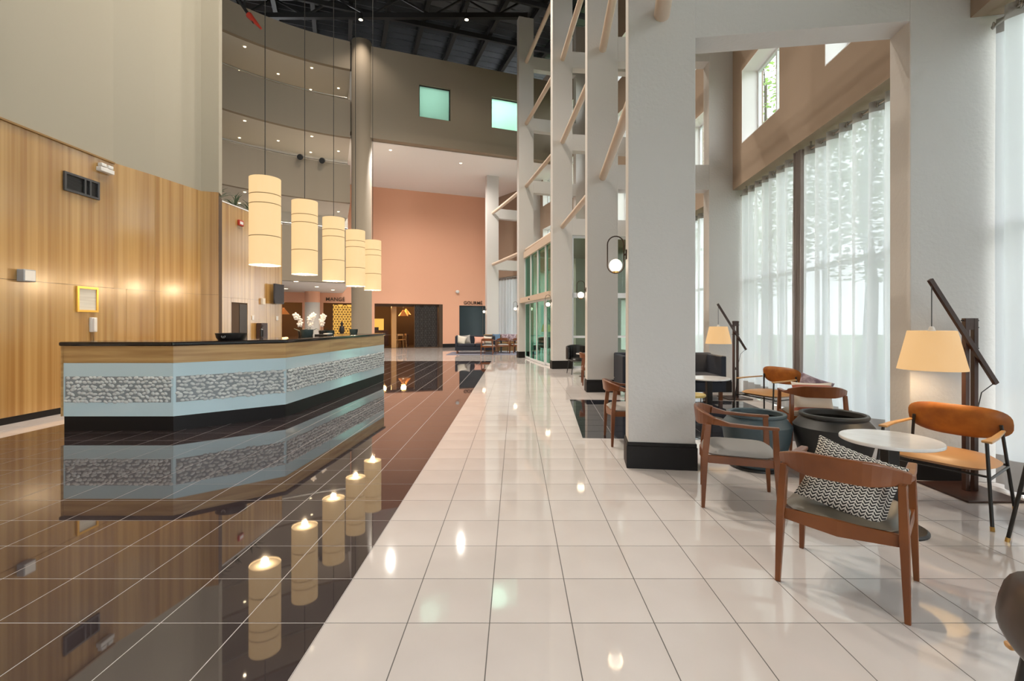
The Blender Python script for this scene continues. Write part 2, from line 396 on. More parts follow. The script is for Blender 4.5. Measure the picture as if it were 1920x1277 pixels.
# curtains
def curtain(i, a, b, label, seed, z0=.02, z1=4.2, amp=.06, pitch=.30, dense=False):
    p0, ang, L, wl = bays[i]; rnd = random.Random(seed)
    t = thing('sheer_curtain', label, 'curtain', (p0.x, p0.y, 0), ang, group='sheer curtains on the window wall')
    n = int((b - a) / .022); ph = [rnd.uniform(-.5, .5) for _ in range(80)]
    def xy(q, z):
        x = a + (b - a) * q; k = x / pitch; i0 = int(math.floor(k)); fr = k - i0
        p = ph[i0 % 80] * (1 - fr) + ph[(i0 + 1) % 80] * fr
        y = -.16 + amp * math.sin(2 * math.pi * k + p * 1.7) + .02 * math.sin(5.1 * k + seed) * (1 - z / 4.3)
        return x + .010 * math.sin(9 * k + z), y
    def strip(zs):
        mb = MB(); vs = [(*xy(q / n, z), z) for z in zs for q in range(n + 1)]; m = n + 1
        return mb.add(vs, [(r * m + c, r * m + c + 1, (r + 1) * m + c + 1, (r + 1) * m + c) for r in range(len(zs) - 1) for c in range(n)])
    strip([z0 + .26, z0 + 1, z0 + 2, z0 + 3, z1 - .13]).obj('sheer_panel', M['sheer'], t, smooth=True)
    strip([z1 - .13, z1]).obj('header_band', M['band'], t, smooth=True)
    strip([z0, z0 + .26]).obj('hem_band', M['band'] if dense else M['sheer'], t, smooth=True)
    k0 = int(a / (pitch / 2)) + 1
    em = None
    while k0 * pitch / 2 < b:
        x = k0 * pitch / 2; k0 += 1
        if em is None:
            em = MB().tube([(.0, .026 * math.cos(q * math.pi / 6), .026 * math.sin(q * math.pi / 6)) for q in range(12)], .007, 6, closed=True).mesh('eyelet', M['steel'], True)
        link_mesh('eyelet', em, t, (x, -.16 + amp * .2, z1 - .06), R(70))
    return t
def rod(i, label):
    p0, ang, L, wl = bays[i]
    t = thing('curtain_rod', label, 'curtain rod', (p0.x, p0.y, 0), ang)
    MB().tube([(.02, -.16, 4.14), (L - .02, -.16, 4.14)], .016, 8).obj('pole', M['steel'], t, smooth=True)
    for x in (.3, L / 2, L - .3): MB().box(x - .012, x + .012, -.17, -.15, 4.15, 4.26).obj('bracket', M['steel'], t)
L1 = bays[1][2]
curtain(0, .05, 2.7, 'sheer curtain of the bay beside the camera, nearer half', 3, dense=True)
curtain(0, 2.72, bays[0][2] - .04, 'sheer curtain at the right edge of the photo', 5, dense=True)
curtain(1, .05, 2.86, 'sheer white curtain behind the round marble table, nearer half', 11, dense=True)
curtain(1, 2.98, L1 - .05, 'sheer white curtain behind the tan chair, farther half', 17, dense=True)
def fold(i, a, b, label, seed):
    p0, ang, L, wl = bays[i]; t = thing('gathered_curtain', label, 'curtain', (p0.x, p0.y, 0), ang)
    n = 60; mb = MB(); vs = []
    for z in (.02, 1, 2, 3, 4.2):
        for q in range(n + 1): vs.append((a + (b - a) * q / n, -.12 + .05 * math.sin(q * .85 + seed) + .012 * math.sin(q * .31 + z), z))
    m = n + 1; mb.add(vs, [(r * m + c, r * m + c + 1, (r + 1) * m + c + 1, (r + 1) * m + c) for r in range(4) for c in range(n)])
    mb.obj('gathered_fold', M['sheerfold'], t, smooth=True)
fold(1, 2.84, 3.06, 'taupe gathered fold where the two near sheers meet', 1)
curtain(2, .05, bays[2][2] - .1, 'sheer curtain glimpsed behind the nearest column', 29)
curtain(5, .05, bays[5][2] - .3, 'sheer curtain above the tan banquette', 37)
for i, s in ((0, 'at the right edge'), (1, 'over the two near sheers'), (2, 'behind the nearest column'), (5, 'above the banquette')): rod(i, 'steel curtain rod ' + s)

# ------------------------------------------------------------------ glass entrance between third and fourth columns
A = Vector((1.30, 15.43, 0)); B = Vector((.42, 20.0, 0)); d = B - A; L = d.length; ang = math.atan2(d.y, d.x)
dr = thing('door_1', 'green glass sliding entrance doors with tall glazing above', 'door', A, ang, kind='structure')
MB().box(0, L, -.1, .1, 4.16, 4.42).obj('header', M['tube'], dr)
MB().box(0, L + .1, -.02, .24, 2.30, 2.50).obj('door_operator', M['tube'], dr)
MB().ball((L * .62, .25, 2.38), .035).obj('sensor', M['black'], dr)
nP = 4
for k in range(nP + 1):
    x = L * k / nP
    MB().box(x - .035, x + .035, -.04, .06, 2.5, 4.16).obj('mullion', M['tube'] if k in (0,) else M['wframe'], dr)
for k in range(nP):
    MB().box(L * k / nP + .035, L * (k + 1) / nP - .035, 0, .012, 2.5, 4.16).obj('transom_pane', M['greenglass'], dr)
for k, off in ((0, 0), (1, .06), (2, .06), (3, 0)):
    a, b = L * k / nP, L * (k + 1) / nP
    o = MB().box(a + .05, b - .05, off, off + .012, .09, 2.24).obj('door_leaf_pane', M['greenglass'], dr)
    f = MB(); holed(f, a, b, .01, 2.30, off - .02, off + .03, [(a + .05, b - .05, .09, 2.24)]); f.obj('leaf_frame', M['wframe'], o)
tag(MB().prism([tuple(W(3, .7, .3).xy), tuple(W(3, 3.1, .3).xy), tuple(W(4, 3.1, 0).xy), tuple(W(4, .7, 0).xy)], 4.27, 4.40).obj('ceiling_vestibule', M['balcony']), 'plain ceiling over the glass entrance lobby', 'ceiling', kind='structure')
# glazed screen in the third frame
gs = thing('window_1', 'green glass screen filling the third portal frame', 'window', (*FR[3][0], 0), R(8), kind='structure')
f = MB()
for z0, z1 in ((0, .07), (.98, 1.05), (2.28, 2.44), (4.2, 4.28)): f.box(.65, 2.57, .12, .18, z0, z1)
for x in (.65, 1.58, 2.50): f.box(x, x + .07, .12, .18, .07, 4.2)
f.obj('window_frame', M['wframe'], gs)
for x0, x1 in ((.72, 1.58), (1.65, 2.50)):
    for z0, z1 in ((.07, .98), (1.05, 2.28), (2.44, 4.2)): MB().box(x0, x1, .145, .155, z0, z1).obj('pane', M['paleglass'], gs)

# ------------------------------------------------------------------ left wood wall and upper wall
LW = [(-7.35, -10.5), (-7.35, -2.2), (-7.34, .4), (-7.34, 3.0), (-7.33, 5.6), (-7.32, 8.65), (-7.14, 9.40), (-6.95, 10.50), (-6.62, 10.62)]
def offs(pts, o):
    out = []
    for i, p in enumerate(pts):
        a = Vector(pts[max(i - 1, 0)]); b = Vector(pts[min(i + 1, len(pts) - 1)]); t = (b - a).normalized(); out.append((p[0] - t.y * o, p[1] + t.x * o))
    return out
back = offs(LW, .3)
wl = MB()
for i in range(len(LW) - 1): wl.prism([LW[i], LW[i + 1], back[i + 1], back[i]], 0, 4.30)
wleft = tag(wl.obj('wall_left', M['darkroom']), 'honey coloured wood veneer wall behind the reception counter', 'wall', kind='structure')
def panel(a, b, z0, z1, name='wood_panel', m='wood_wall', par=None, t=.022, g=.004):
    a = Vector(a); b = Vector(b); u = (b - a).normalized(); n = Vector((u.y, -u.x)); a2 = a + u * g; b2 = b - u * g
    return MB().prism([a2, b2, b2 + n * -.001, a2 + n * -.001][::1] if False else [tuple(a2), tuple(a2 + n * t), tuple(b2 + n * t), tuple(b2)][::-1], z0 + g, z1 - g).obj(name, M[m], par)
for i in range(len(LW) - 1):
    a, b = LW[i], LW[i + 1]; zt = 4.37
    if i == 5:
        mid = (-7.27, 8.87); panel(a, mid, .1, 2.09, par=wleft, g=.002); panel(mid, b, .1, 2.09, 'door_panel', par=wleft, g=.003)
    else: panel(a, b, .1, 2.09, 'door_panel' if i == 6 else 'wood_panel', par=wleft, g=.002 if i > 4 else .003)
    panel(a, b, 2.09, zt, par=wleft, g=.0015 if 4 < i < 7 else .003)
    panel(a, b, 0, .1, 'skirting', 'skirt', wleft, .012, 0)
u = MB(); ub = offs(LW, .3); uf = offs(LW, -.012)
for i in range(len(LW) - 1): u.prism([uf[i], uf[i + 1], ub[i + 1], ub[i]], 4.372, Z15)
upl = tag(u.obj('wall_left_upper', M['greige']), 'plain greige upper wall above the wood panelling', 'wall', kind='structure')
# pale trim line on the near part of the wood wall
t = MB()
for i in range(5): t.prism([offs(LW, -.05)[i], offs(LW, -.05)[i + 1], LW[i + 1], LW[i]], 4.345, 4.372)
tag(t.obj('trim_1', M['tan_fab']), 'thin pale shadow-gap trim along the top of the wood wall', 'trim', kind='structure')
# second, farther wood wall
w2 = tag(MB().prism([(-7.16, 10.9), (-6.99, 14.15), (-7.25, 14.2), (-7.5, 10.9)], 0, 4.38).obj('wall_left_rear', M['darkroom']), 'pale sheened wood partition with small doorway behind the counter', 'wall', kind='structure')
A2, B2 = Vector((-7.16, 10.9)), Vector((-6.99, 14.15)); dd = (B2 - A2)
def on2(q): return tuple(A2 + dd * q)
dq0, dq1 = .30, .50
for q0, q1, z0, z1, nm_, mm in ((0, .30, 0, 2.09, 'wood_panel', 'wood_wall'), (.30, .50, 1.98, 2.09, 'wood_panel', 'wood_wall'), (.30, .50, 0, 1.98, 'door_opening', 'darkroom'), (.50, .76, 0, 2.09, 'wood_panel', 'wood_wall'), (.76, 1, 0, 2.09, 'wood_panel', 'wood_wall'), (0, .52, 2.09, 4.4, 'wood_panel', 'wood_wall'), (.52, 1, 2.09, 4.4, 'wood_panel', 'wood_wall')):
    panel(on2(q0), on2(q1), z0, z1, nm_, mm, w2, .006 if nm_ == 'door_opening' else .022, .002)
panel(on2(.40), on2(.50), .05, 1.95, 'door_leaf', 'bronze', w2, .016, .004)
MB().prism([(-6.965, 14.152), (-6.965, 14.19), (-7.27, 14.24), (-7.27, 14.2)], 0, 4.4).obj('end_panel', M['wood_wall'], w2)
MB().prism([(-7.13, 10.9), (-6.955, 14.2), (-7.28, 14.25), (-7.52, 10.9)], 4.4, 4.425).obj('coping', M['ceil'], w2)

# ------------------------------------------------------------------ galleries around the atrium
AC = Vector((-3.8, 11.86)); AR = 8.5
def arc(r, a0, a1, n): return [(AC.x + r * math.cos(R(a0 + (a1 - a0) * i / n)), AC.y + r * math.sin(R(a0 + (a1 - a0) * i / n))) for i in range(n + 1)]
A0, A1, NA = 196, 111.2, 40
def ring(r0, r1, z0, z1, m, name, par=None, a0=A0, a1=A1, **kw):
    i, o = arc(r0, a0, a1, NA), arc(r1, a0, a1, NA); mb = MB()
    for k in range(NA): mb.prism([i[k], i[k + 1], o[k + 1], o[k]][::-1], z0, z1)
    return mb.obj(name, M[m], par)
LV = [(3.12, 5.31, 'lowest'), (6.45, 8.02, 'second'), (9.17, 10.73, 'third'), (12.0, 13.16, 'top')]
for z0, z1, nm_ in LV:
    g = thing('wall_gallery', '%s curved gallery balcony with solid parapet' % nm_, 'balcony', kind='structure')
    ring(AR, AR + .16, z0, z1, 'balcony', 'parapet', g)
    ring(AR - .02, AR, z0, z0 + .34, 'balcony', 'fascia_band', g)
    if z0 > 4: ring(AR + .16, 11.6, z0 + .02, z0 + .32, 'galceil', 'slab', g)
    if z0 < 12:
        hr = [(AC.x + (AR + .06) * math.cos(R(a)), AC.y + (AR + .06) * math.sin(R(a)), z1 + .08) for a in range(A1.__int__() + 1, A0, 2)]
        r_ = tag(MB().tube(hr, .03, 8).obj('handrail', M['steel'], g, smooth=True))
        for p in hr[::5]: MB().tube([(p[0], p[1], z1 - .01), p], .012, 6).obj('rail_post', M['steel'], r_)
ring(11.6, 11.8, 5.3, 13.2, 'galceil', 'wall_back').name = 'wall_back'
tag(bpy.data.objects['wall_back'], 'pale wall at the rear of the upper galleries', 'wall', kind='structure')
for z0, z1 in ((9.17, 12.0),):
    e0 = arc(AR + .16, A1, A1 + 1, 1)[0]; e1 = arc(11.6, A1, A1 + 1, 1)[0]
    tag(MB().prism([e0, e1, (e1[0] + .15, e1[1]), (e0[0] + .15, e0[1])], z0 + .3, z1).obj('wall_gallery_end', M['galceil']), 'short end wall closing the third gallery by the round column', 'wall', kind='structure')
# mezzanine ceiling below the lowest gallery
i = arc(AR, A0, A1, NA); cm = MB().prism(i[::-1] + [(-13.8, 9.5), (-14.2, 24.5), (-6.0, 27.7), (-6.0, 20.4)][::1], 3.12, 3.3) if False else MB()
o = [(-14.5, p[1]) for p in i]
for k in range(NA):
    a = i[k]; b = i[k + 1]; cm.prism([a, b, (b[0] - 3.9, b[1] + 9.5), (a[0] - 3.9, a[1] + 9.5)][::-1], 3.12, 3.3)
tag(cm.obj('ceiling_mezzanine', M['ceil']), 'white ceiling under the lowest gallery with downlights', 'ceiling', kind='structure')
# big round column
rc = thing('round_column', 'tall round grey column rising past the galleries to the roof', 'column', (-6.47, 20.0, 0), kind='structure')
MB().lathe([(.41, 0), (.41, 13.22), (0, 13.22)], n=40).obj('shaft', M['balcony'], rc, smooth=False)
for p in rc.children[0].data.polygons: p.use_smooth = len(p.vertices) == 4 and abs(p.normal.z) < .5
# fascia wall over the lounge
fa = thing('wall_fascia', 'high grey wall with two green lit windows above the lounge', 'wall', (-6.08, 19.94, 0), math.atan2(.353, .936), kind='structure')
fh = [(2.02, 3.40, 10.43, 11.84), (5.32, 6.70, 10.43, 11.84)]
holed(MB(), -.1, 10.2, 9.2, 13.06, 0, .35, fh).obj('wall_face', M['balcony'], fa)
MB().box(-.1, 10.2, -.06, 0, 9.2, 9.62).obj('fascia_band', M['balcony'], fa)
for h in fh:
    fr = MB(); holed(fr, h[0], h[1], h[2], h[3], .10, .16, [(h[0] + .04, h[1] - .04, h[2] + .04, h[3] - .04)]); fo = fr.obj('window_frame', M['dsteel'], fa)
    MB().box(h[0] + .04, h[1] - .04, .125, .135, h[2] + .04, h[3] - .04).obj('pane', M['greenpane'], fo)
    b = MB(); b.box(h[0] - .6, h[1] + .6, 2.2, 2.3, 9.3, 13); b.box(h[0] - .6, h[0] - .5, .35, 2.2, 9.3, 13); b.box(h[1] + .5, h[1] + .6, .35, 2.2, 9.3, 13); b.box(h[0] - .6, h[1] + .6, .35, 2.3, 12.6, 12.7); b.box(h[0] - .6, h[1] + .6, .35, 2.3, 9.8, 9.9)
    b.obj('room_behind', M['ceil'], fa)
    light('POINT', 26 if h is fh[0] else 60, ((h[0] + h[1]) / 2, 1.2, 11.9), fa, (1, .97, .9), .45)
# lounge ceiling
tag(MB().prism([(-7.6, 19.7), (3.6, 23.9), (3.6, 31.5), (-13, 26.2), (-12, 21)], 9.2, 9.32).obj('ceiling_lounge', M['ceil']), 'white lounge ceiling in front of the terracotta wall', 'ceiling', kind='structure')

# ------------------------------------------------------------------ terracotta wall with restaurant openings
TW = thing('wall_far', 'tall terracotta wall with restaurant openings at the far end', 'wall', (-8.16, 27.0, 0), math.atan2(.364, .931), kind='structure')
OP = [(-6.4, -3.6, 0, 2.58), (-2.55, -1.0, 0, 2.58), (.15, 4.07, 0, 2.58), (5.09, 7.0, 0, 2.53)]
holed(MB(), -8, 7.35, 0, 9.25, 0, .35, OP).obj('wall_face', M['terra'], TW)
for a, b in ((4.07, 5.09), (-1.0, .15)): MB().box(a, b, -.03, 0, 0, .22).obj('baseboard', M['skirt'], TW)
MB().box(.15, 4.07, .30, .34, 2.42, 2.58).obj('opening_frame', M['darkroom'], TW)
MB().box(3.86, 4.07, -.01, .30, 0, 2.58).obj('opening_jamb', M['darkroom'], TW)
for q, bx_ in (('rear', (-8, 4.8, 5.2, 5.4, 0, 3.2)), ('left side', (-8, -7.8, .35, 5.2, 0, 3.2)), ('right side', (4.6, 4.8, .35, 5.2, 0, 3.2))):
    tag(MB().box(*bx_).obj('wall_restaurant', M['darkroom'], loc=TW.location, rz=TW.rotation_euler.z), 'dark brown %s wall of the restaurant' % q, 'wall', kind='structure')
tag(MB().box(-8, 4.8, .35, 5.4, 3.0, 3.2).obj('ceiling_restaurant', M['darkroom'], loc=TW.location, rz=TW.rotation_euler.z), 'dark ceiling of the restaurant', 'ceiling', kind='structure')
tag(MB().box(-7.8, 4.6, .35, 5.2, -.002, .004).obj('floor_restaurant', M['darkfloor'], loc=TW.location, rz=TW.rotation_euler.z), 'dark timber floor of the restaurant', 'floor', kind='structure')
pl = thing('round_pilaster', 'round cream pilaster with terracotta head under the gallery', 'column', (-10.72, 25.1, 0), kind='structure')
MB().lathe([(.37, 0), (.37, 2.55)], n=32).obj('shaft', M['plaster'], pl, smooth=True)
MB().lathe([(.37, 2.55), (.37, 3.12)], n=32).obj('head', M['terra'], pl, smooth=True)
def on(s, y, z=0): return TW.matrix_basis @ Vector((s, y, z))
bpy.context.view_layer.update()
def loc_tw(s, y, z=0):
    a = math.atan2(.364, .931); return Vector((-8.16 + s * math.cos(a) - y * math.sin(a), 27.0 + s * math.sin(a) + y * math.cos(a), z))
TA = math.atan2(.364, .931)
# slate sliding door of the second venue
sd = thing('door_2', 'dark slate sliding door below the right hand venue sign', 'door', loc_tw(5.09, .02), TA, kind='structure')
MB().box(.05, 1.50, .02, .07, .02, 2.48).obj('door_leaf', M['slate_door'], sd, bevel=.004)
MB().box(1.54, 1.9, .06, .1, .02, 2.48).obj('door_leaf', M['slate_door'], sd)
fr = MB(); holed(fr, 0, 1.91, 0, 2.53, -.02, .02, [(.05, 1.86, -.1, 2.48)]); fr.obj('door_frame', M['black'], sd)
def sign(txt, name, label, loc, rz, h, m, depth=.03):
    cu = bpy.data.curves.new('t', 'FONT'); cu.body = txt; cu.size = h * 1.4; cu.extrude = depth / 2; cu.align_x = 'CENTER'; cu.space_character = 1.05; cu.offset = .0015
    to = bpy.data.objects.new('t', cu); C.objects.link(to); bpy.context.view_layer.update()
    me = bpy.data.meshes.new_from_object(to.evaluated_get(bpy.context.evaluated_depsgraph_get())); bpy.data.objects.remove(to); me.materials.clear(); me.materials.append(m)
    o = bpy.data.objects.new(name, me); C.objects.link(o); o.location = loc; o.rotation_euler = (R(90), 0, rz); return tag(o, label, 'sign')
sign('MANGÉ', 'wall_sign', 'dark raised letters MANGÉ above the restaurant opening', loc_tw(-1.93, -.03, 2.68), TA, .2, M['bronze'])
sign('GOURMÉ', 'wall_sign', 'dark raised letters GOURMÉ above the slate door', loc_tw(5.95, -.03, 2.60), TA, .2, M['bronze'])

# ------------------------------------------------------------------ roof
RA = R(110)
rf = thing('ceiling_roof', 'dark corrugated metal roof on black steel rafters', 'roof', (-4, 12, Z15), R(20), kind='structure')
mb = MB(); n = 210; vs = []
for k in range(n):
    y = -28 + k * .25; zz = 0 if (k % 2) else .12
    vs += [(-16, y, zz), (14, y, zz)]
mb.add(vs, [(2 * k, 2 * k + 1, 2 * k + 3, 2 * k + 2) for k in range(n - 1)]); mb.obj('roof_deck', M['deck'], rf)
MB().box(-16, 14, -28, 24, .16, .3).obj('roof_top', M['dsteel'], rf)
for k in range(-9, 9):
    x = k * 1.55; b = MB(); b.box(x - .09, x + .09, -24, 23, -.05, -.03); b.box(x - .09, x + .09, -24, 23, -.36, -.34); b.box(x - .015, x + .015, -24, 23, -.34, -.05); b.obj('rafter', M['dsteel'], rf)
for k in range(-7, 8):
    y = k * 3.0; b = MB(); b.box(-16, 14, y - .06, y + .06, -.56, -.36); b.obj('purlin', M['dsteel'], rf)
def truss(y, x0, x1, zb, label, strut=True):
    t = thing('roof_truss', label, 'roof truss', kind='structure')
    MB().box(x0, x1, y - .09, y + .09, zb, zb + .2).obj('bottom_chord', M['dsteel'], t)
    k = int((x1 - x0) / 1.3)
    for j in range(k):
        a = x0 + (x1 - x0) * j / k; b = x0 + (x1 - x0) * (j + 1) / k; up = j % 2
        MB().sweep([(a, y, zb + .1 + (.75 if up else 0)), (b, y, zb + .1 + (0 if up else .75))], [(.07, .07)] * 2).obj('diagonal', M['dsteel'], t)
    MB().box(x0, x1, y - .07, y + .07, zb + .8, zb + .92).obj('top_chord', M['dsteel'], t)
    return t
tr = truss(20.15, -11.6, .5, 14.35, 'black steel roof truss in front of the far galleries')
truss(12.5, -11.6, 2.4, 14.35, 'black steel roof truss across the middle of the atrium'); truss(5.0, -8, 2, 14.35, 'black steel roof truss near the camera')
b = thing('roof_brace', 'slanted black steel brace with red painted end at upper left', 'brace', kind='structure')
MB().tube([(-9.4, 15.2, 12.6), (-8.35, 15.2, 11.05)], .05, 8).obj('strut', M['dsteel'], b)
MB().tube([(-8.72, 15.2, 12.6), (-8.62, 15.2, 11.4)], .03, 8).obj('strut', M['dsteel'], b)
MB().tube([(-8.52, 15.2, 11.3), (-8.12, 15.2, 10.85)], [.10, .03], 8).obj('red_end', M['red'], b)
# enclosing walls out of view
tag(MB().box(-8, -3, -10.8, -10.5, 0, Z15).obj('wall_back_lobby', M['greige']), 'plain wall closing the lobby behind the camera', 'wall', kind='structure')
tag(MB().box(-16.5, -16.2, -7, 30, 0, Z15).obj('wall_left_outer', M['greige']), 'plain far left enclosing wall', 'wall', kind='structure')
tag(MB().box(-16.5, 6, 33.5, 33.8, 0, Z15 + .5).obj('wall_far_outer', M['balcony']), 'plain enclosing wall beyond the lounge', 'wall', kind='structure')

# ------------------------------------------------------------------ reception counter
CP = [(-6.12, 6.44), (-4.63, 6.44), (-3.57, 7.39), (-3.33, 12.05)]; BK = [(-6.12, 7.1), (-4.9, 7.1), (-4.25, 7.7), (-4.05, 12.05)]
cn = thing('reception_counter', 'faceted reception counter with pale glass panels, pebble band and black top', 'counter', (0, 0, 0))
def shell(z0, z1, o, name, m, bevel=0, k=3, bo=0):
    f = offs(CP, -o); f[0] = (CP[0][0] - o, CP[0][1] - o); f[-1] = (CP[-1][0] + o, CP[-1][1] + o); bk = [(BK[0][0] - o, BK[0][1])] + BK[1:-1] + [(BK[-1][0], BK[-1][1] + o)]
    return MB().prism(f + bk[::-1], z0, z1).obj(name, M[m], cn, bevel=bevel)
shell(0, .195, -.008, 'plinth', 'skirt'); shell(.195, 1.14, -.022, 'carcass', 'wood_cnt')
shell(1.148, 1.205, .035, 'counter_top', 'stone', .018)
for i in range(3):
    a, b = Vector(CP[i]), Vector(CP[i + 1]); u = (b - a).normalized(); n = Vector((u.y, -u.x)); Ls = (b - a).length
    parts = 1 if i < 2 else 3
    for k in range(parts):
        p, q = a + u * (Ls * k / parts + (.002 if k else 0)), a + u * (Ls * (k + 1) / parts - .002)
        MB().prism([tuple(p), tuple(q), tuple(q - n * .02), tuple(p - n * .02)], .92, 1.146).obj('wood_band', M['wood_cnt'], cn)
        MB().prism([tuple(p), tuple(q), tuple(q - n * .02), tuple(p - n * .02)], .197, .918).obj('glass_panel', M['frost'], cn)
    rel = MB(); rnd = random.Random(i); rows = 7; npb = int(Ls / .058)
    for r_i in range(rows):
        for c_i in range(npb):
            x = (c_i + .5 + (.5 if r_i % 2 else 0) + rnd.uniform(-.3, .3)) * Ls / npb
            if x < .04 or x > Ls - .03: continue
            z = .40 + r_i * .052 + rnd.uniform(-.012, .012); st = len(rel.v)
            rel.ball((0, 0, 0), (rnd.uniform(.026, .042), .022, rnd.uniform(.015, .024)), 8, 5)
            rel.xf(Matrix.Translation((a.x + u.x * x, a.y + u.y * x, z)) @ Matrix.Rotation(math.atan2(u.y, u.x), 4, 'Z') @ Matrix.Rotation(rnd.uniform(-.5, .7), 4, 'Y'), st)
    p, q = a + u * .03, a + u * (Ls - .03); MB().prism([tuple(p + n * .003), tuple(q + n * .003), tuple(q), tuple(p)], .385, .735).obj('pebble_gap_shade', mat('grey gap shade', (.27, .29, .30), .7), cn)  # darker strip painted in for the shade between the pebbles
    tag(rel.obj('pebble_relief', M['pebble'], cn, smooth=True), kind='stuff')
MB().box(-6.135, -6.115, 6.42, 7.0, .2, 1.146).obj('end_panel', M['wood_cnt'], cn)

# ------------------------------------------------------------------ pendants
pn = thing('pendant_lamp', 'nearest and largest looking of five tall cylindrical pendant lamps over the counter', 'pendant lamp', (-4.0, 7.60, 2.38), group='cylinder pendants over the reception')
MB().lathe([(.23, 0), (.23, 1.38)], n=40).obj('paper_shade', M['shade'], pn, smooth=True)
for z in (.44, .95, 1.10):
    MB().lathe([(.2315, z), (.2315, z + .012)], n=40).obj('seam_ring', mat('tan seam', (.33, .22, .10), .7), pn, smooth=True)
MB().lathe([(.228, .02), (.045, .02)], n=40).obj('diffuser', M['shade'], pn)
MB().ball((0, 0, .02), .04).obj('bulb', M['bulb'], pn, smooth=True)
MB().tube([(0, 0, 1.36), (0, 0, 12.9)], .006, 6).obj('suspension_cord', M['black'], pn)
MB().lathe([(.23, 1.36), (.0, 1.36)], n=40).obj('top_cap', M['shade'], pn)
light('POINT', 40, (0, 0, -.03), pn, (1, .74, .45), .05)
for k, l in enumerate(('second pendant lamp from the wood wall', 'middle pendant lamp of the row of five', 'fourth pendant lamp in the row, near the round column', 'farthest pendant lamp, seen against the terracotta wall')):
    dup(pn, l, (-4.0, 9.03 + k * 1.43, 2.38))

# ------------------------------------------------------------------ downlights
def downlight(loc, label, grp, power=30, spot=120, r=.045, ring=True, col=(1, .82, .58)):
    t = thing('downlight', label, 'ceiling light', loc, group=grp)
    MB().lathe([(r, -.004), (r * 1.45, -.006), (r * 1.5, .004)], n=20).obj('trim_ring', M['white'], t)
    MB().lathe([(0, -.002), (r, -.002)], n=16).obj('lens', M['lens'], t)
    light('SPOT', power * SPOT, (0, 0, -.03), t, col, .04, spot)
    return t
SP = [(9.1, 136, 'front row, left'), (9.1, 120.6, 'front row, right'), (10.4, 127, 'middle row, left'), (10.4, 113.6, 'middle row, right by the column'), (11.1, 134, 'rear row, left'), (11.1, 119.5, 'rear row, right')]
for z, nm_ in ((12.01, 'top'), (9.18, 'third'), (6.46, 'second')):
    for r, a, q in SP: downlight((AC.x + r * math.cos(R(a)), AC.y + r * math.sin(R(a)), z), 'small warm downlight in the %s gallery ceiling, %s' % (nm_, q), 'downlights of the %s gallery' % nm_)
for x, y, q in ((-8.74, 18.95, 'nearest of four'), (-11.05, 22.9, 'at the left beside the television'), (-9.06, 21.7, 'in the middle'), (-9.14, 23.8, 'nearest the venue sign')):
    downlight((x, y, 3.115), 'bright downlight under the lowest gallery, %s' % q, 'downlights under the lowest gallery', 60, 150, .09)
for x, y, q in ((-5.6, 21.3, 'by the round column'), (-2.66, 23.04, 'by the fifth column')):
    downlight((x, y, 9.195), 'recessed downlight in the white lounge ceiling, %s' % q, 'downlights in the lounge ceiling', 640, 165, .06, col=(1, .93, .84))
for k, (x, y) in enumerate(((-6.15, 18.9), (-1.95, 18.9), (-5.2, 9.5), (-1.8, 10.5), (-5.0, 5.5), (-4.0, 14.5), (-1.0, 15))):  # first two hang in view, the rest are unseen lamps added as fill
    t = thing('roof_spotlight', 'small hanging spotlight under the dark roof, %s' % ['above the round column', 'left of the fourth column', 'unseen fill added over the wood wall', 'unseen fill added over the cream aisle', 'unseen fill added over the near counter end', 'unseen fill added beyond the counter', 'unseen fill added over the far aisle'][k], 'spotlight', (x, y, 13.5 if k < 2 else 14.0))
    MB().tube([(0, 0, 0), (0, 0, .24)], [.09, .05], 12).obj('housing', M['dsteel'], t); MB().tube([(0, 0, .24), (0, 0, .4)], .012, 6).obj('stem', M['dsteel'], t)
    MB().lathe([(0, -.003), (.075, -.003)], n=16).obj('lens', M['lens'], t)
    light('SPOT', (110 if k < 2 else 1250) * SPOT, (0, 0, -.05), t, (1, .89, .75), .06, 120)

# ------------------------------------------------------------------ sconces
sc0 = None
for i in range(1, 6):
    p = W(i, 0, .15, 2.17); a = -R(FR[i][1])
    lb = 'oval wall sconce with glowing globe on the %s column' % ['', 'nearest', 'second', 'third', 'fourth', 'fifth'][i]
    if sc0 is None:
        sc0 = thing('wall_sconce', lb, 'wall lamp', p, a, group='oval wall sconces on the columns')
        pts = []
        for k in range(12): q = math.pi * k / 11; pts.append((-.115 + .083 * math.cos(q), 0, .11 + .083 * math.sin(q)))
        for k in range(12): q = math.pi + math.pi * k / 11; pts.append((-.115 + .083 * math.cos(q), 0, -.11 + .083 * math.sin(q)))
        MB().tube(pts, .0065, 8, closed=True).obj('oval_ring', M['bronze'], sc0, smooth=True)
        MB().tube([(0, 0, 0), (-.034, 0, 0)], .012, 8).obj('arm', M['bronze'], sc0)
        MB().box(-.014, 0, -.03, .03, -.05, .05).obj('back_plate', M['bronze'], sc0, bevel=.004)
        MB().ball((-.115, 0, -.112), .066, 20, 14).obj('globe', M['globe'], sc0, smooth=True)
        MB().lathe([(.03, -.19), (.032, -.172), (.0, -.172)], (-.115, 0, 0), 14).obj('cup', M['brass'], sc0)
        light('POINT', 9, (-.115, 0, -.112), sc0, (1, .72, .42), .068)
    else: dup(sc0, lb, p, a)

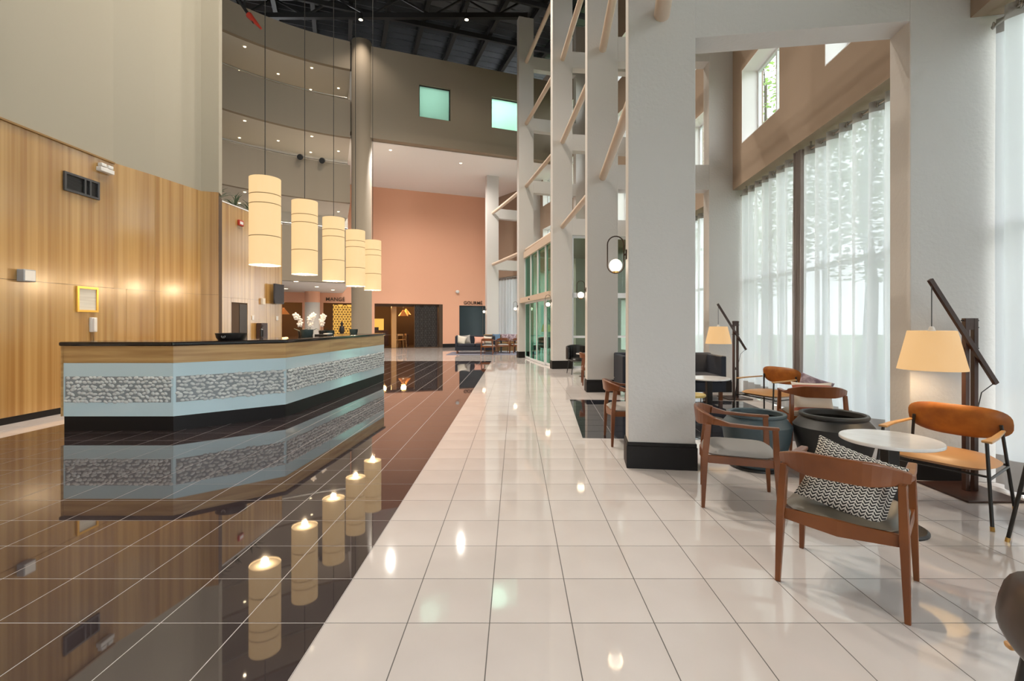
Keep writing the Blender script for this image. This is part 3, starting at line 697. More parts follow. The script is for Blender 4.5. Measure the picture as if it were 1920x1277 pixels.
# ------------------------------------------------------------------ furniture prototypes
def armchair(label, loc, rz, seat='leather_ol'):
    t = thing('armchair', label, 'chair', loc, rz, group='walnut armchairs')
    for sx in (-1, 1):
        MB().sweep([(sx * .285, -.275, 0), (sx * .272, -.262, .40), (sx * .262, -.235, .66)], [(.026, .026), (.042, .048), (.036, .044)], (0, 1, 0)).obj('leg', M['wood_ch'], t, bevel=.004)
        MB().sweep([(sx * .285, .265, 0), (sx * .272, .245, .40), (sx * .268, .235, .645)], [(.026, .026), (.040, .046), (.032, .040)], (0, 1, 0)).obj('leg', M['wood_ch'], t, bevel=.004)
        MB().sweep([(sx * .268, .262, .655), (sx * .272, .10, .656), (sx * .272, -.08, .664), (sx * .262, -.20, .685)], [(.042, .022), (.050, .022), (.056, .026), (.046, .055)]).obj('armrest', M['wood_ch'], t, bevel=.006)
        MB().sweep([(sx * .270, -.24, .385), (sx * .270, .23, .385)], [(.022, .06)] * 2).obj('side_rail', M['wood_ch'], t, bevel=.003)
    bk = MB(); pts = []; sz = []
    for k in range(17):
        q = -1 + 2 * k / 16; c = abs(q); x = .285 * q; y = -.325 + .135 * c ** 2.6; pts.append((x, y, .700 - .012 * c ** 3)); sz.append((.024 + .012 * c, .128 - .075 * max(0, (c - .45) / .55) ** 1.5))
    bk.sweep(pts, sz, (0, -.12, 1)); bk.obj('backrest', M['wood_ch'], t, bevel=.007)
    MB().sweep([(-.265, -.255, .388), (0, -.288, .385), (.265, -.255, .388)], [(.022, .06), (.022, .085), (.022, .06)]).obj('seat_rail', M['wood_ch'], t, bevel=.003)
    MB().sweep([(-.265, .235, .385), (.265, .235, .385)], [(.022, .055)] * 2).obj('seat_rail', M['wood_ch'], t, bevel=.003)
    MB().pad(.545, .54, .085, 4.5).xf(Matrix.Translation((0, -.01, .425))).obj('seat', M[seat], t, smooth=True)
    return t
def pillow(label, loc, rot, size, m, grp=None, cat='cushion'):
    t = MB().pillow(size[0], size[1], size[2]).obj('cushion', M[m], smooth=True); t.location = loc; t.rotation_euler = rot; return tag(t, label, cat, grp)
chA = armchair('walnut armchair with olive leather seat and zigzag cushion, back to the camera', (1.88, 2.70, 0), R(-43.4))
chB = armchair('walnut armchair with pale grey seat beside the teal planter', (1.84, 3.94, 0), R(-110.4), 'fabric_gr')
dup(chA, 'walnut armchair with red striped cushion behind the charcoal planter', (3.42, 5.52, 0), R(-15))
dup(chB, 'walnut armchair mostly hidden behind the nearest column', (1.42, 5.88, 0), R(-92))
dup(chB, 'walnut armchair half hidden by the second column', (1.86, 11.35, 0), R(-95))
for k, (x, y, rz, l) in enumerate(((-1.25, 22.0, 165, 'far walnut armchair in front of the navy sofa end'), (-.62, 22.75, 190, 'far walnut armchair facing the banquette, nearer the sofa'), (.08, 22.95, 200, 'far walnut armchair facing the banquette, nearer the entrance'))):
    dup(chB, l, (x, y, 0), R(rz - 180), 'armchairs in the far lounge')
fa_ = Vector((math.cos(R(46.6)), math.sin(R(46.6)), 0))
pillow('black and cream zigzag cushion leaning on the nearest armchair', Vector((1.88, 2.70, .575)) - fa_ * .10 + Vector((-.005, -.05, .025)), (R(62), R(16), R(-43.4)), (.42, .37, .13), 'zig')
pillow('cream cushion with red stripe on the armchair behind the planters', (3.38, 5.42, .60), (R(72), 0, R(-15)), (.42, .38, .13), 'stripe')
pillow('patterned grey and tan cushion beside the striped cushion', (3.52, 5.62, .67), (R(60), R(20), R(-25)), (.36, .34, .11), 'lilac')

def tubchair(label, loc, rz, back, seat, rear=(-.27, .618)):
    t = thing('lounge_chair', label, 'chair', loc, rz, group='leather pad lounge chairs')
    tops = {}
    for sx in (-1, 1):
        for ft, tp in (((sx * .365, .30, 0), (sx * .315, .215, .595)), ((sx * .335, -.36, 0), (sx * .275, -.285, .66))):
            o = MB().tube([ft, tp], .0115, 10).obj('leg', M['black'], t, smooth=True)
            f = Vector(ft); g = f + (Vector(tp) - f) * .05; MB().tube([f, g], .0135, 10).obj('brass_tip', M['brass'], o)
        MB().sweep([(sx * .316, .225, .603), (sx * .320, .05, .610), (sx * .292, rear[0], rear[1])], [(.062, .018), (.045, .018), (.026, .018)]).obj('armrest', M['oak'], t, bevel=.006)
        MB().tube([(sx * .335, .253, .34), (sx * .307, -.325, .34)], .009, 8).obj('side_stretcher', M['black'], t)
    MB().tube([(-.335, .22, .355), (.335, .22, .355)], .009, 8).obj('cross_bar', M['black'], t); MB().tube([(-.30, -.30, .355), (.30, -.30, .355)], .009, 8).obj('cross_bar', M['black'], t)
    MB().pad(.66, .58, .085, 2.9, curve=-.012).xf(Matrix.Translation((0, -.02, .405))).obj('seat', M[seat], t, smooth=True)
    MB().pad(.67, .275, .095, 3.0, curve=.035).xf(Matrix.Translation((0, -.305, .655)) @ Matrix.Rotation(R(76), 4, 'X')).obj('backrest', M[back], t, smooth=True)
    return t
ch = tubchair('orange tan leather lounge chair under the near floor lamp', (3.40, 3.80, 0), R(121.6), 'leather_or', 'leather_tan')
dup(ch, 'tan leather lounge chair with black legs before the far sheer curtain', (3.78, 7.2, 0), R(112))
dup(ch, 'lounge chair at the right edge showing one black leg', (3.40, 2.72, 0), R(65.6))
chG = tubchair('dark brown leather lounge chair cut off by the right edge of the photo', (1.66, .99, 0), R(-105), 'leather_br', 'leather_br', (-.345, .535))

def table(label, loc, top='marble', h=.635):
    t = thing('round_table', label, 'table', loc, group='round marble cafe tables')
    MB().lathe([(0, h), (.30, h), (.304, h - .006), (.304, h - .018), (.296, h - .024), (0, h - .024)], n=56).obj('table_top', M[top], t)
    MB().box(-.04, .04, -.04, .04, .02, h - .024).obj('post', M['black'], t, bevel=.003)
    MB().lathe([(0, .024), (.205, .018), (.222, .008), (.222, 0)], n=40).obj('base', M['black'], t)
    return t
tb = table('round white marble table on a black post before the nearest armchair', (2.67, 3.40, 0))
dup(tb, 'round white marble table in front of the dark sofa', (2.92, 7.2, 0))
dup(tb, 'round white marble table between the second and third columns', (1.95, 13.0, 0))
for x, y, l in ((-.05, 23.75, 'far round table before the banquette, nearer the entrance'), (-.72, 23.55, 'far round table before the banquette, nearer the sofa')): dup(tb, l, (x, y, 0))
st = thing('side_table', 'small round mustard topped side table on black wire legs', 'table', (2.36, 6.45, 0))
MB().lathe([(0, .50), (.20, .50), (.205, .485), (.2, .47), (0, .47)], n=40).obj('table_top', mat('mustard top', (.50, .36, .10), .4), st)
for k in range(4):
    q = R(45 + 90 * k); MB().tube([(.15 * math.cos(q), .15 * math.sin(q), .47), (.15 * math.cos(q), .15 * math.sin(q), 0)], .007, 8).obj('leg', M['black'], st)
MB().tube([(.15 * math.cos(R(15 * k)), .15 * math.sin(R(15 * k)), .12) for k in range(24)], .006, 6, closed=True).obj('ring', M['black'], st)

# planters
def planter(label, loc, m, sc_, name='planter'):
    t = thing('planter', label, 'planter', loc)
    prof = [(.0, .012), (.225, .012), (.237, .05), (.275, .16), (.308, .29), (.323, .40), (.325, .435), (.318, .443), (.268, .505), (.262, .515), (.274, .522), (.277, .538), (.270, .550), (.250, .553), (.238, .543), (.236, .50)]
    MB().lathe([(r * sc_, z * sc_) for r, z in prof], n=56).obj('pot', M[m], t, smooth=True)
    MB().lathe([(.238 * sc_, .50 * sc_), (.28 * sc_, .40 * sc_), (.2 * sc_, .15 * sc_), (0, .14 * sc_)], n=40).obj('hollow', M['pot_hollow'], t, smooth=True)
    MB().lathe([(0, .03 * sc_), (.24 * sc_, .03 * sc_), (.258 * sc_, .022 * sc_), (.258 * sc_, 0)], n=40).obj('saucer', M['black'], t)
planter('empty slate teal planter behind the grey seated armchair', (2.45, 4.85, 0), 'planter_t', 1.0)
planter('empty charcoal planter between the armchairs and the round table', (3.08, 4.62, 0), 'planter_b', 1.06)

# floor lamps
def floorlamp(label, loc, rz):
    t = thing('floor_lamp', label, 'floor lamp', loc, rz, group='dark wood boom floor lamps')
    MB().box(-.25, .21, -.25, .25, 0, .018).obj('base_plate', M['wood_dk'], t, bevel=.004)
    for x in (-.055, .02): MB().box(x, x + .036, -.02, .02, .018, 1.50).obj('post', M['wood_dk'], t, bevel=.003)
    MB().box(-.018, .02, -.018, .018, 1.40, 1.50).obj('spacer', M['wood_dk'], t)
    MB().box(-.018, .02, -.018, .018, .55, .60).obj('spacer', M['wood_dk'], t)
    MB().sweep([(-.375, -.035, 1.83), (.19, -.035, .94)], [(.03, .038)] * 2, (0, 0, 1)).obj('boom', M['wood_dk'], t, bevel=.003)
    for z in (1.48, 1.42, 1.24): MB().tube([(-.075, 0, z), (.075, 0, z)], .006, 6).obj('bolt', M['black'], t)
    MB().tube([(-.36, -.035, 1.81), (-.36, -.035, 1.42)], .004, 6).obj('cord', M['black'], t)
    MB().tube([(.18, -.035, .95), (.10, .0, .86), (.04, 0, .60), (.03, .03, .02)], .004, 6).obj('cord', M['black'], t)
    s = MB().lathe([(.238, 1.062), (.165, 1.392)], (-.36, -.035, 0), 48).obj('lamp_shade', M['lshade'], t, smooth=True)
    MB().lathe([(.165, 1.39), (.02, 1.385)], (-.36, -.035, 0), 32).obj('shade_top', M['lshade'], s)
    MB().lathe([(.03, 1.385), (.018, 1.42), (.012, 1.43)], (-.36, -.035, 0), 16).obj('cap', M['white'], s)
    MB().ball((-.36, -.035, 1.20), .045).obj('bulb', M['bulb'], t, smooth=True)
    light('POINT', 14, (-.36, -.035, 1.20), t, (1, .74, .45), .08)
    return t
lp = floorlamp('large dark wood boom floor lamp beside the orange chair', (3.91, 4.10, 0), 0)
dup(lp, 'dark wood boom floor lamp by the far sheer curtain and sofa', (4.27, 9.25, 0), R(3))
dup(lp, 'boom floor lamp seen through the green glass entrance', (1.75, 22.0, 0), R(12))

# sofas
def sofa(label, loc, rz, W_, m='navy', arms=(1, 1), h=.86):
    t = thing('sofa', label, 'sofa', loc, rz)
    MB().box(-W_ / 2, W_ / 2, -.42, .42, .16, .34).obj('frame', M[m], t, bevel=.02)
    n = max(2, round(W_ / .9))
    for k in range(n): MB().box(-W_ / 2 + .1 + (W_ - .2) * k / n + .005, -W_ / 2 + .1 + (W_ - .2) * (k + 1) / n - .005, -.42, .25, .34, .48).obj('seat_cushion', M[m], t, bevel=.035)
    MB().box(-W_ / 2, W_ / 2, .25, .42, .34, h).obj('backrest', M[m], t, bevel=.03)
    for s, on_ in zip((-1, 1), arms):
        if on_: MB().box(min(s * W_ / 2, s * (W_ / 2 - .1)), max(s * W_ / 2, s * (W_ / 2 - .1)), -.42, .3, .30, h - .02).obj('arm', M[m], t, bevel=.02)
    for sx in (-1, 1):
        for y in (-.36, .36): MB().box(sx * (W_ / 2 - .09) - .03, sx * (W_ / 2 - .09) + .03, y - .03, y + .03, 0, .16).obj('leg', M['wood_ch'], t)
    return t
sofa('dark navy sofa behind the column and marble table', (2.98, 9.35, 0), R(0), 1.95)
sofa('dark navy sofa with pale cushions in the far lounge', (-1.95, 23.0, 0), R(4), 1.9)
pillow('blush pink cushion on the dark sofa by the second column', (2.62, 9.2, .66), (R(68), R(8), R(5)), (.46, .46, .14), 'pink')
pillow('charcoal cushion on the dark sofa by the second column', (3.02, 9.28, .68), (R(70), R(-12), 0), (.46, .46, .14), 'navy')
pillow('white and grey patterned cushion on the left end of the far sofa', (-2.62, 22.9, .64), (R(65), R(15), 0), (.46, .44, .14), 'cream')
pillow('pale grey cushion behind the white one on the far sofa', (-2.42, 23.05, .66), (R(72), R(-8), 0), (.46, .44, .12), 'fabric_gr')
pillow('blush cushion on the right half of the far sofa', (-1.72, 22.95, .63), (R(62), 0, R(5)), (.56, .40, .14), 'pink')
pillow('cream leaf pattern cushion at the right end of the far sofa', (-1.35, 22.95, .64), (R(65), R(5), R(5)), (.42, .40, .13), 'cream')
bq = thing('banquette', 'mustard tan banquette below the far sheer curtain', 'bench', (-.55, 24.35, 0), R(12))
MB().box(-1.05, 1.2, -.30, .30, .05, .42).obj('bench_box', M['tan_fab'], bq, bevel=.02); MB().box(-1.05, 1.2, -.32, .2, .42, .50).obj('seat', M['tan_fab'], bq, bevel=.03); MB().box(-1.05, 1.2, .2, .34, .42, .88).obj('backrest', M['tan_fab'], bq, bevel=.03)
for x, m, l in ((-.42, 'blue', 'blue cushion on the mustard banquette'), (.02, 'lilac', 'floral cushion next to the blue one on the banquette'), (.42, 'lilac', 'floral cushion at the entrance end of the banquette')):
    a = R(12); pillow(l, (-.55 + x * math.cos(a) - .1 * math.sin(a), 24.35 + x * math.sin(a) + .08 * math.cos(a) - .03, .71), (R(72), 0, a), (.42, .42, .13), m)
tag(MB().box(-3.2, 1.0, 21.8, 24.0, .001, .012).obj('rug', M['rug'], bevel=.004), 'blue grey carpet under the far lounge seats', 'rug')
# black tub chair between second and third column
bc = thing('tub_chair', 'black upholstered tub chair between the second and third columns', 'chair', (1.78, 13.7, 0), R(10))
pr = [(.31 * math.cos(R(a)), .30 * math.sin(R(a))) for a in range(-20, 201, 20)]
MB().sweep([(x, y, .60) for x, y in pr], [(.06, .34 + .12 * max(0, math.sin(R(-20 + 20 * k)))) for k in range(12)]).obj('backrest', M['black'], bc, bevel=.02)
MB().pad(.52, .54, .13, 3.2).xf(Matrix.Translation((0, 0, .42))).obj('seat', M['black'], bc, smooth=True)
for sx in (-1, 1):
    for y in (-.2, .2): MB().tube([(sx * .2, y, .38), (sx * .25, y * 1.2, 0)], [.018, .01], 8).obj('leg', M['black'], bc)
# teal armchair seen through the entrance
tc_ = thing('tub_chair', 'teal tub chair seen through the green glass entrance', 'chair', (1.35, 21.2, 0), R(160))
MB().sweep([(x, y, .62) for x, y in pr], [(.07, .36 + .1 * max(0, math.sin(R(-20 + 20 * k)))) for k in range(12)]).obj('backrest', M['teal_fab'], tc_, bevel=.02)
MB().pad(.54, .56, .14, 3.2).xf(Matrix.Translation((0, 0, .42))).obj('seat', M['teal_fab'], tc_, smooth=True)
for sx in (-1, 1):
    for y in (-.2, .2): MB().tube([(sx * .2, y, .38), (sx * .25, y * 1.2, 0)], [.018, .01], 8).obj('leg', M['oak'], tc_)

# ------------------------------------------------------------------ things on and by the counter
def bowl(label, loc, r, h, m='bowl'):
    t = thing('bowl', label, 'bowl', loc)
    MB().lathe([(0, .004), (r * .8, .0), (r * .93, h * .35), (r, h), (r * .95, h), (r * .82, h * .45), (r * .5, h * .2), (0, h * .2)], n=36).obj('bowl_body', M[m], t, smooth=True); return t
CT = 1.205
b = bowl('wide low black bowl with ring emblem at the bend of the counter', (-4.22, 7.62 - .55, CT), .21, .105, 'black')
MB().tube([(.026 * math.cos(R(20 * k)), -.198, .06 + .026 * math.sin(R(20 * k))) for k in range(18)], .003, 6, closed=True).obj('emblem_ring', M['steel'], b)
MB().tube([(0, -.198, .045), (0, -.198, .075)], .003, 6).obj('emblem_bar', M['steel'], b)
bowl('teal glazed bowl in front of the orchids', (-3.95, 9.0, CT), .12, .13)
bowl('green grey bowl farther along the counter', (-3.95, 10.1, CT), .105, .10)
bowl('pale teal bowl at the far end of the counter', (-3.88, 11.4, CT), .10, .11)
def orchid(label, loc, n, lean, seed):
    t = thing('orchid', label, 'flower', loc); rnd = random.Random(seed)
    MB().lathe([(0, 0), (.05, 0), (.065, .08), (.06, .1), (0, .09)], n=20).obj('pot', M['black'], t)
    st = [(lean * .12 * (k / 8) ** 2, 0, .09 + .34 * math.sin(k / 8 * 1.6)) for k in range(9)]
    MB().tube(st, .005, 6).obj('stem', M['leafd'], t)
    for k in range(n):
        q = .3 + .7 * k / n; p = (lean * .12 * q * q + rnd.uniform(-.02, .02), -.02 + rnd.uniform(-.02, .02), .09 + .34 * math.sin(q * 1.6) - .02 - k % 2 * .02)
        bl = MB()
        for a in range(5):
            s0 = len(bl.v); bl.ball((0, 0, .03), (.022, .006, .032), 8, 5); bl.xf(Matrix.Translation(p) @ Matrix.Rotation(rnd.uniform(-.5, .5), 4, 'Z') @ Matrix.Rotation(a * 2 * math.pi / 5, 4, 'Y'), s0)
        bl.obj('blossom', M['petal'], t, smooth=True)
    for sx in (-1, 1):
        MB().pad(.16, .05, .008, 2.2, 16, 3).xf(Matrix.Translation((sx * .07, 0, .12)) @ Matrix.Rotation(sx * -.4, 4, 'Y')).obj('leaf', M['leafd'], t, smooth=True)
orchid('white orchid leaning left behind the teal bowl', (-4.12, 9.15, CT), 8, -1, 1)
orchid('white orchid with pink bud in the middle of three', (-4.08, 9.45, CT), 9, .6, 2)
orchid('white orchid at the right of three', (-4.05, 9.95, CT), 8, .3, 3)
bx = thing('document_tray', 'dark tray of white papers on the counter beside the teal bowl', 'tray', (-3.86, 9.55, CT), R(-5))
MB().box(-.13, .13, -.10, .10, 0, .03).obj('tray', M['black'], bx, bevel=.004); MB().box(.05, .15, -.09, .09, .03, .05).obj('papers', M['white'], bx)
dsp = thing('bottle', 'small black pump bottle behind the counter bend', 'bottle', (-4.75, 9.15 - .25, CT)); MB().lathe([(0, 0), (.035, 0), (.035, .13), (.012, .15), (.012, .18), (0, .18)], n=20).obj('bottle_body', M['black'], dsp); MB().tube([(0, 0, .18), (0, 0, .2), (.04, 0, .2)], .006, 6).obj('pump', M['black'], dsp)

# wall fittings on wood wall (X about -7.3)
def onwall(y, z): return (-7.298, y, z)
vt = thing('air_vent', 'dark rectangular air vent high on the wood wall', 'vent', onwall(8.0, 3.76))
f = MB(); holed(f, -.325, .325, -.155, .155, 0, .03, [(-.29, .03, -.12, .12), (.06, .13, -.12, .12), (.16, .29, -.12, .12)])
f.xf(Matrix.Translation((.032, 0, 0)) @ Matrix.Rotation(R(90), 4, 'Z')).obj('vent_frame', mat('dark grey metal', (.06, .06, .065), .5), vt); MB().box(-.02, .004, -.3, .3, -.13, .13).obj('vent_dark', M['black'], vt)
for k in range(9): MB().box(.004, .012, -.29, .29, -.11 + k * .026, -.104 + k * .026).obj('louvre', M['dsteel'], vt)
el = thing('emergency_light', 'white twin emergency light at the top of the wood wall', 'emergency light', onwall(8.42, 4.19)); MB().box(0, .09, -.14, .14, -.075, .0).obj('body', M['white'], el, bevel=.008)
for y in (-.07, .07): MB().box(.01, .09, y - .05, y + .05, .01, .07).obj('lamp_head', M['white'], el, bevel=.01)
sp = thing('wall_speaker', 'small grey box speaker on the left of the wood wall', 'speaker', onwall(7.05, 2.16)); MB().box(0, .11, -.09, .09, -.09, .09).obj('box', M['grey'], sp, bevel=.01); MB().box(.11, .114, -.075, .075, -.075, .075).obj('grille', M['white'], sp)
pf = thing('certificate_frame', 'gold framed certificate on the wood wall', 'picture', onwall(8.10, 1.86)); f = MB(); holed(f, -.20, .20, -.215, .215, 0, .03, [(-.165, .165, -.18, .18)]); f.xf(Matrix.Rotation(R(90), 4, 'Z')).xf(Matrix.Translation((.03, 0, 0))).obj('frame', M['gold'], pf); MB().box(.0, .014, -.165, .165, -.18, .18).obj('certificate', M['paper'], pf)
ph = thing('wall_phone', 'white wall telephone below the gold frame', 'telephone', onwall(8.20, 1.43)); MB().box(0, .05, -.055, .055, -.125, .125).obj('body', M['white'], ph, bevel=.01); MB().box(.05, .09, -.05, -.012, -.115, .115).obj('handset', M['white'], ph, bevel=.012); MB().tube([(.03, 0, -.125), (.035, 0, -.3)], .012, 6).obj('cord', M['tan_fab'], ph)
def on2w(q, z, o=.022): p = A2 + dd * q; return (p.x + o, p.y, z)
for q, z, w_, h_, m, nm_, l, c in ((.57, 1.60, .10, .12, 'white', 'wall_panel', 'small pale access panel right of the doorway', 'wall panel'), (.70, 2.06, .14, .17, 'cream', 'wall_speaker', 'small cream speaker on the rear partition', 'speaker'), (.93, 1.60, .12, .12, 'white', 'notice', 'white paper notice at the end of the rear partition', 'notice')):
    t = thing(nm_, l, c, on2w(q, z)); MB().box(0, .06 if 'speaker' in nm_ else .012, -w_ / 2, w_ / 2, -h_ / 2, h_ / 2).obj('face', M[m], t, bevel=.004)
cb = thing('side_cabinet', 'narrow dark wood cabinet against the rear partition', 'cabinet', on2w(.66, 0, .03)); MB().box(0, .14, -.16, .16, 0, 1.46).obj('body', M['wood_dk'], cb, bevel=.005); MB().box(.14, .15, -.14, .14, .1, 1.42).obj('cabinet_door', M['wood_dk'], cb); MB().tube([(.155, .10, .8), (.155, .10, 1.0)], .006, 6).obj('handle', M['steel'], cb)
tv = thing('television', 'black wall television at the end of the rear partition', 'television', (-6.86, 13.80, 2.30)); MB().box(-.03, .03, -.27, .25, -.285, .285).obj('screen_body', M['screen'], tv, bevel=.008); MB().box(-.08, -.03, -.05, .05, -.05, .05).obj('bracket', M['black'], tv)
rs = thing('red_sign', 'small red sign on the rear partition behind the nearest pendant', 'sign', on2w(.40, 4.02)); MB().box(0, .05, -.10, .10, -.07, .07).obj('sign_face', M['red'], rs, bevel=.004); MB().box(.05, .053, -.07, .07, -.035, .035).obj('sign_symbol', M['white'], rs)
# spiky plants on the partition
for k, (x, y) in enumerate(((-7.38, 11.75), (-7.36, 12.5), (-7.34, 13.2))):
    t = thing('spiky_plant', '%s spiky green plant on top of the rear partition' % ['leftmost', 'middle', 'right hand'][k], 'plant', (x, y, 4.42)); rnd = random.Random(k)
    MB().lathe([(0, 0), (.1, 0), (.12, .08), (0, .08)], n=16).obj('pot', M['black'], t)
    lm = MB().sweep([(0, 0, 0), (.1, 0, .11), (.22, 0, .19), (.34, 0, .2)], [(.035, .006), (.04, .006), (.028, .005), (.004, .004)]).mesh('leaf', M['leafd'])
    for j in range(22):
        o = link_mesh('leaf', lm, t, (0, 0, .07)); o.rotation_euler = (0, R(rnd.uniform(-55, 15)), R(j * 49)); s_ = rnd.uniform(.7, 1.1); o.scale = (s_, s_, s_)
# black spotlights under the second gallery handrail
for k, a in enumerate((124, 118.5)):
    p = (AC.x + (AR - .1) * math.cos(R(a)), AC.y + (AR - .1) * math.sin(R(a)), 8.02)
    t = thing('rail_spotlight', '%s black spotlight clamped to the second gallery rail' % ['left', 'right'][k], 'spotlight', p); MB().tube([(0, 0, .02), (.05, -.18, -.06)], .11, 12).obj('housing', M['black'], t); MB().tube([(0, 0, .02), (-.04, .14, .1)], .02, 6).obj('clamp', M['black'], t)

# ------------------------------------------------------------------ restaurant behind the terracotta wall
def lattice(s0, s1, y, m, label, z0=.05, z1=2.5, r=.155, bw=.016, back=None):
    t = thing('lattice_screen', label, 'screen', loc_tw(s0, y), TA)
    holed(MB(), 0, s1 - s0, z0 - .04, z1 + .04, -.02, .02, [(.04, s1 - s0 - .04, z0, z1)]).obj('frame', M['darkroom'], t)
    ring_m = MB().tube([(r * math.cos(R(60 * k)), 0, r * math.sin(R(60 * k))) for k in range(6)], bw, 4, closed=True).mesh('lattice_ring', m)
    fl_m = MB()
    for k in range(3): fl_m.sweep([(r * .9 * math.cos(R(60 * k)), 0, r * .9 * math.sin(R(60 * k))), (-r * .9 * math.cos(R(60 * k)), 0, -r * .9 * math.sin(R(60 * k)))], [(.012, .02)] * 2)
    fl_me = fl_m.mesh('lattice_star', m)
    nx = int((s1 - s0 - .1) / (1.5 * r)); nz = int((z1 - z0) / (1.732 * r))
    for i in range(nx):
        for j in range(nz):
            p = (.05 + r + i * 1.5 * r, 0, z0 + r + j * 1.732 * r + (.866 * r if i % 2 else 0))
            if p[2] + r > z1 + .03 or p[0] + r > s1 - s0: continue
            link_mesh('lattice_ring', ring_m, t, p); link_mesh('lattice_star', fl_me, t, p)
    if back: MB().box(.05, s1 - s0 - .05, .05, .07, z0, z1).obj('backing', back, t)
    return t
lattice(-2.1, -1.03, .30, M['darkroom'], 'amber backlit lattice screen below the left venue sign', back=M['amber'])
lattice(2.40, 3.84, .12, mat('grey lattice', (.07, .065, .06), .5), 'dark lattice screen in the wide restaurant opening', back=mat('dark screen backing', (.025, .018, .017), .4))
for s, y, p_, z in ((.9, 2.4, 60, 2.6), (2.0, 1.6, 70, 2.5), (3.6, 3.5, 60, 2.6), (-4.6, 2.0, 110, 2.6), (-1.8, 2.5, 25, 2.6), (-6.4, 3, 60, 2.6)):
    light('POINT', p_, loc_tw(s, y, z), None, (1, .55, .20), .15)
tag(MB().box(0, .28, 0, .28, 0, 2.58).obj('timber_post', M['oak'], loc=loc_tw(1.15, .5), rz=TA), 'square timber post inside the wide restaurant opening', 'post')
kt = thing('serving_hatch', 'glowing yellow serving hatch left of the timber post', 'counter', loc_tw(-.9, 3.4), TA); MB().box(0, 2.2, 0, .5, 0, 1.0).obj('hatch_counter', M['wood_dk'], kt); MB().box(.5, 2.0, .9, .95, 1.0, 1.75).obj('lit_back', M['amber'], kt); MB().box(1.2, 1.6, .1, .4, 1.0, 1.2).obj('appliance', M['black'], kt)
cp = thing('copper_pendant', 'copper cone pendant lamp in the restaurant', 'pendant lamp', loc_tw(1.95, 1.4, 1.9)); MB().lathe([(.30, 0), (.05, .32), (.05, .36)], n=32).obj('cone', mat('copper', (.75, .33, .12), .35, metal=.6, emit=(1, .5, .15), es=.12), cp, smooth=True); MB().tube([(0, 0, .36), (0, 0, 1.1)], .006, 6).obj('cord', M['black'], cp); MB().ball((0, 0, .06), .05).obj('bulb', M['bulb'], cp)
cpo = cp; dup(cpo, 'second copper cone pendant behind the first', loc_tw(2.25, 2.3, 2.0)); dup(cpo, 'copper cone pendant in the left restaurant opening', loc_tw(-4.6, 1.2, 1.95))
rt = thing('dining_table', 'dark square dining table inside the restaurant opening', 'table', loc_tw(.95, 1.5), TA); MB().box(-.38, .38, -.38, .38, .72, .75).obj('table_top', M['wood_dk'], rt, bevel=.005)
for sx in (-1, 1):
    for sy in (-1, 1): MB().box(sx * .33 - .025, sx * .33 + .025, sy * .33 - .025, sy * .33 + .025, 0, .72).obj('leg', M['wood_dk'], rt)
dup(rt, 'dark square dining table deeper in the restaurant', loc_tw(2.0, 2.4), TA)
dc = thing('dining_chair', 'pale oak dining chair at the left of the restaurant table', 'chair', loc_tw(.35, .85), TA, group='oak dining chairs in the restaurant')
MB().pad(.42, .42, .04, 4).xf(Matrix.Translation((0, 0, .45))).obj('seat', M['oak'], dc, smooth=True); MB().sweep([(-.19, -.2, .76), (0, -.24, .77), (.19, -.2, .76)], [(.02, .1)] * 3).obj('backrest', M['oak'], dc)
for sx in (-1, 1):
    MB().tube([(sx * .2, -.22, 0), (sx * .18, -.19, .45), (sx * .18, -.21, .76)], .014, 8).obj('leg', M['oak'], dc); MB().tube([(sx * .2, .2, 0), (sx * .18, .17, .44)], .014, 8).obj('leg', M['oak'], dc)
for s, y, r, l in ((1.62, .95, 20, 'pale oak dining chair right of the near restaurant table'), (1.9, 1.5, 95, 'pale oak dining chair before the copper lamp'), (.4, 2.1, 180, 'pale oak dining chair behind the near table')): dup(dc, l, loc_tw(s, y), TA + R(r))
vs_ = thing('vase', 'dark vase silhouetted against the amber lattice', 'vase', loc_tw(-1.6, -.22, .9)); MB().lathe([(0, 0), (.1, 0), (.15, .2), (.12, .36), (.05, .45), (.07, .55), (.05, .62), (0, .62)], n=24).obj('vase_body', M['black'], vs_, smooth=True)
pd = tag(MB().box(-.18, .18, -.18, .18, 0, .9).obj('pedestal', M['wood_dk'], loc=loc_tw(-1.6, -.22), rz=TA, bevel=.01), 'dark pedestal under the vase by the amber lattice', 'pedestal')
tag(MB().ball((0, 0, 0), (.12, .1, .1), 16, 10).obj('security_camera', M['white'], loc=loc_tw(4.95, -.08, 3.35), smooth=True), 'small white dome camera on the terracotta wall', 'camera')

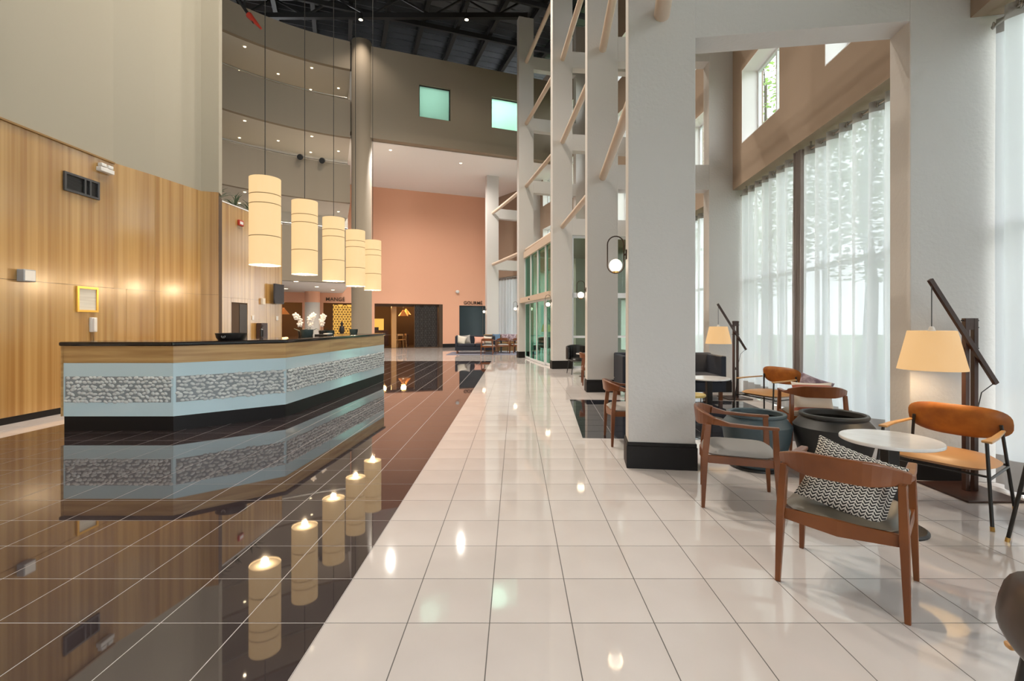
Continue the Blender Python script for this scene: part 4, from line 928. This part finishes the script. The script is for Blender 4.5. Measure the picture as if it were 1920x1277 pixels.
# ------------------------------------------------------------------ outside
tag(MB().box(-10, 60, -50, 70, -.5, -.26).obj('ground', M['grass']), 'lawn outside the window wall', 'ground', kind='structure')
tag(MB().box(3.2, 9, -10, 34, -.26, -.02).obj('pavement', M['paving']), 'pale paving outside the window wall', 'pavement', kind='structure')
leafm = MB().add([(-.5, 0, 0), (0, -.22, .05), (.5, 0, 0), (0, .22, .05)], [(0, 1, 2, 3)])
def tree(loc, h, r, seed, label):
    t = thing('tree', label, 'tree', loc, group='trees outside the windows'); rnd = random.Random(seed)
    MB().tube([(0, 0, -.1), (.1, 0, h * .3), (-.05, .1, h * .6), (0, 0, h * .85)], [.2, .16, .1, .03], 10).obj('trunk', M['bark'], t, smooth=True)
    for k in range(6):
        a = k * 1.05; MB().tube([(0, 0, h * (.35 + .06 * k)), (r * .5 * math.cos(a), r * .5 * math.sin(a), h * (.5 + .06 * k)), (r * .85 * math.cos(a), r * .85 * math.sin(a), h * (.55 + .06 * k))], [.06, .04, .015], 6).obj('branch', M['bark'], t)
    mb = MB()
    for k in range(3600):
        u = rnd.random() ** .4; a = rnd.uniform(0, 6.28); z = rnd.uniform(-1, 1); q = math.sqrt(1 - z * z) * u
        p = Vector((r * q * math.cos(a), r * q * math.sin(a), h * .66 + h * .36 * z * u)); s = rnd.uniform(.2, .36); s0 = len(mb.v)
        mb.add(leafm.v, leafm.f); mb.xf(Matrix.Translation(p) @ Matrix.Rotation(rnd.uniform(0, 6.28), 4, 'Z') @ Matrix.Rotation(rnd.uniform(-1.2, 1.2), 4, 'X') @ Matrix.Scale(s, 4), s0)
    tag(mb.obj('foliage', M['leaf'], t), kind='stuff')
for k, (x, y, h, r) in enumerate(((10.0, 13.5, 8.5, 2.6), (10.8, 20.5, 14, 3.8), (11.5, 7.0, 8, 2.4), (7.5, 26, 8, 2.5), (15, 30, 9, 3))):
    tree((x, y, 0), h, r, k, 'leafy green tree outside, %s' % ['seen through the high window', 'beyond the second frame', 'behind the near sheers', 'by the far lounge', 'farthest from the building'][k])
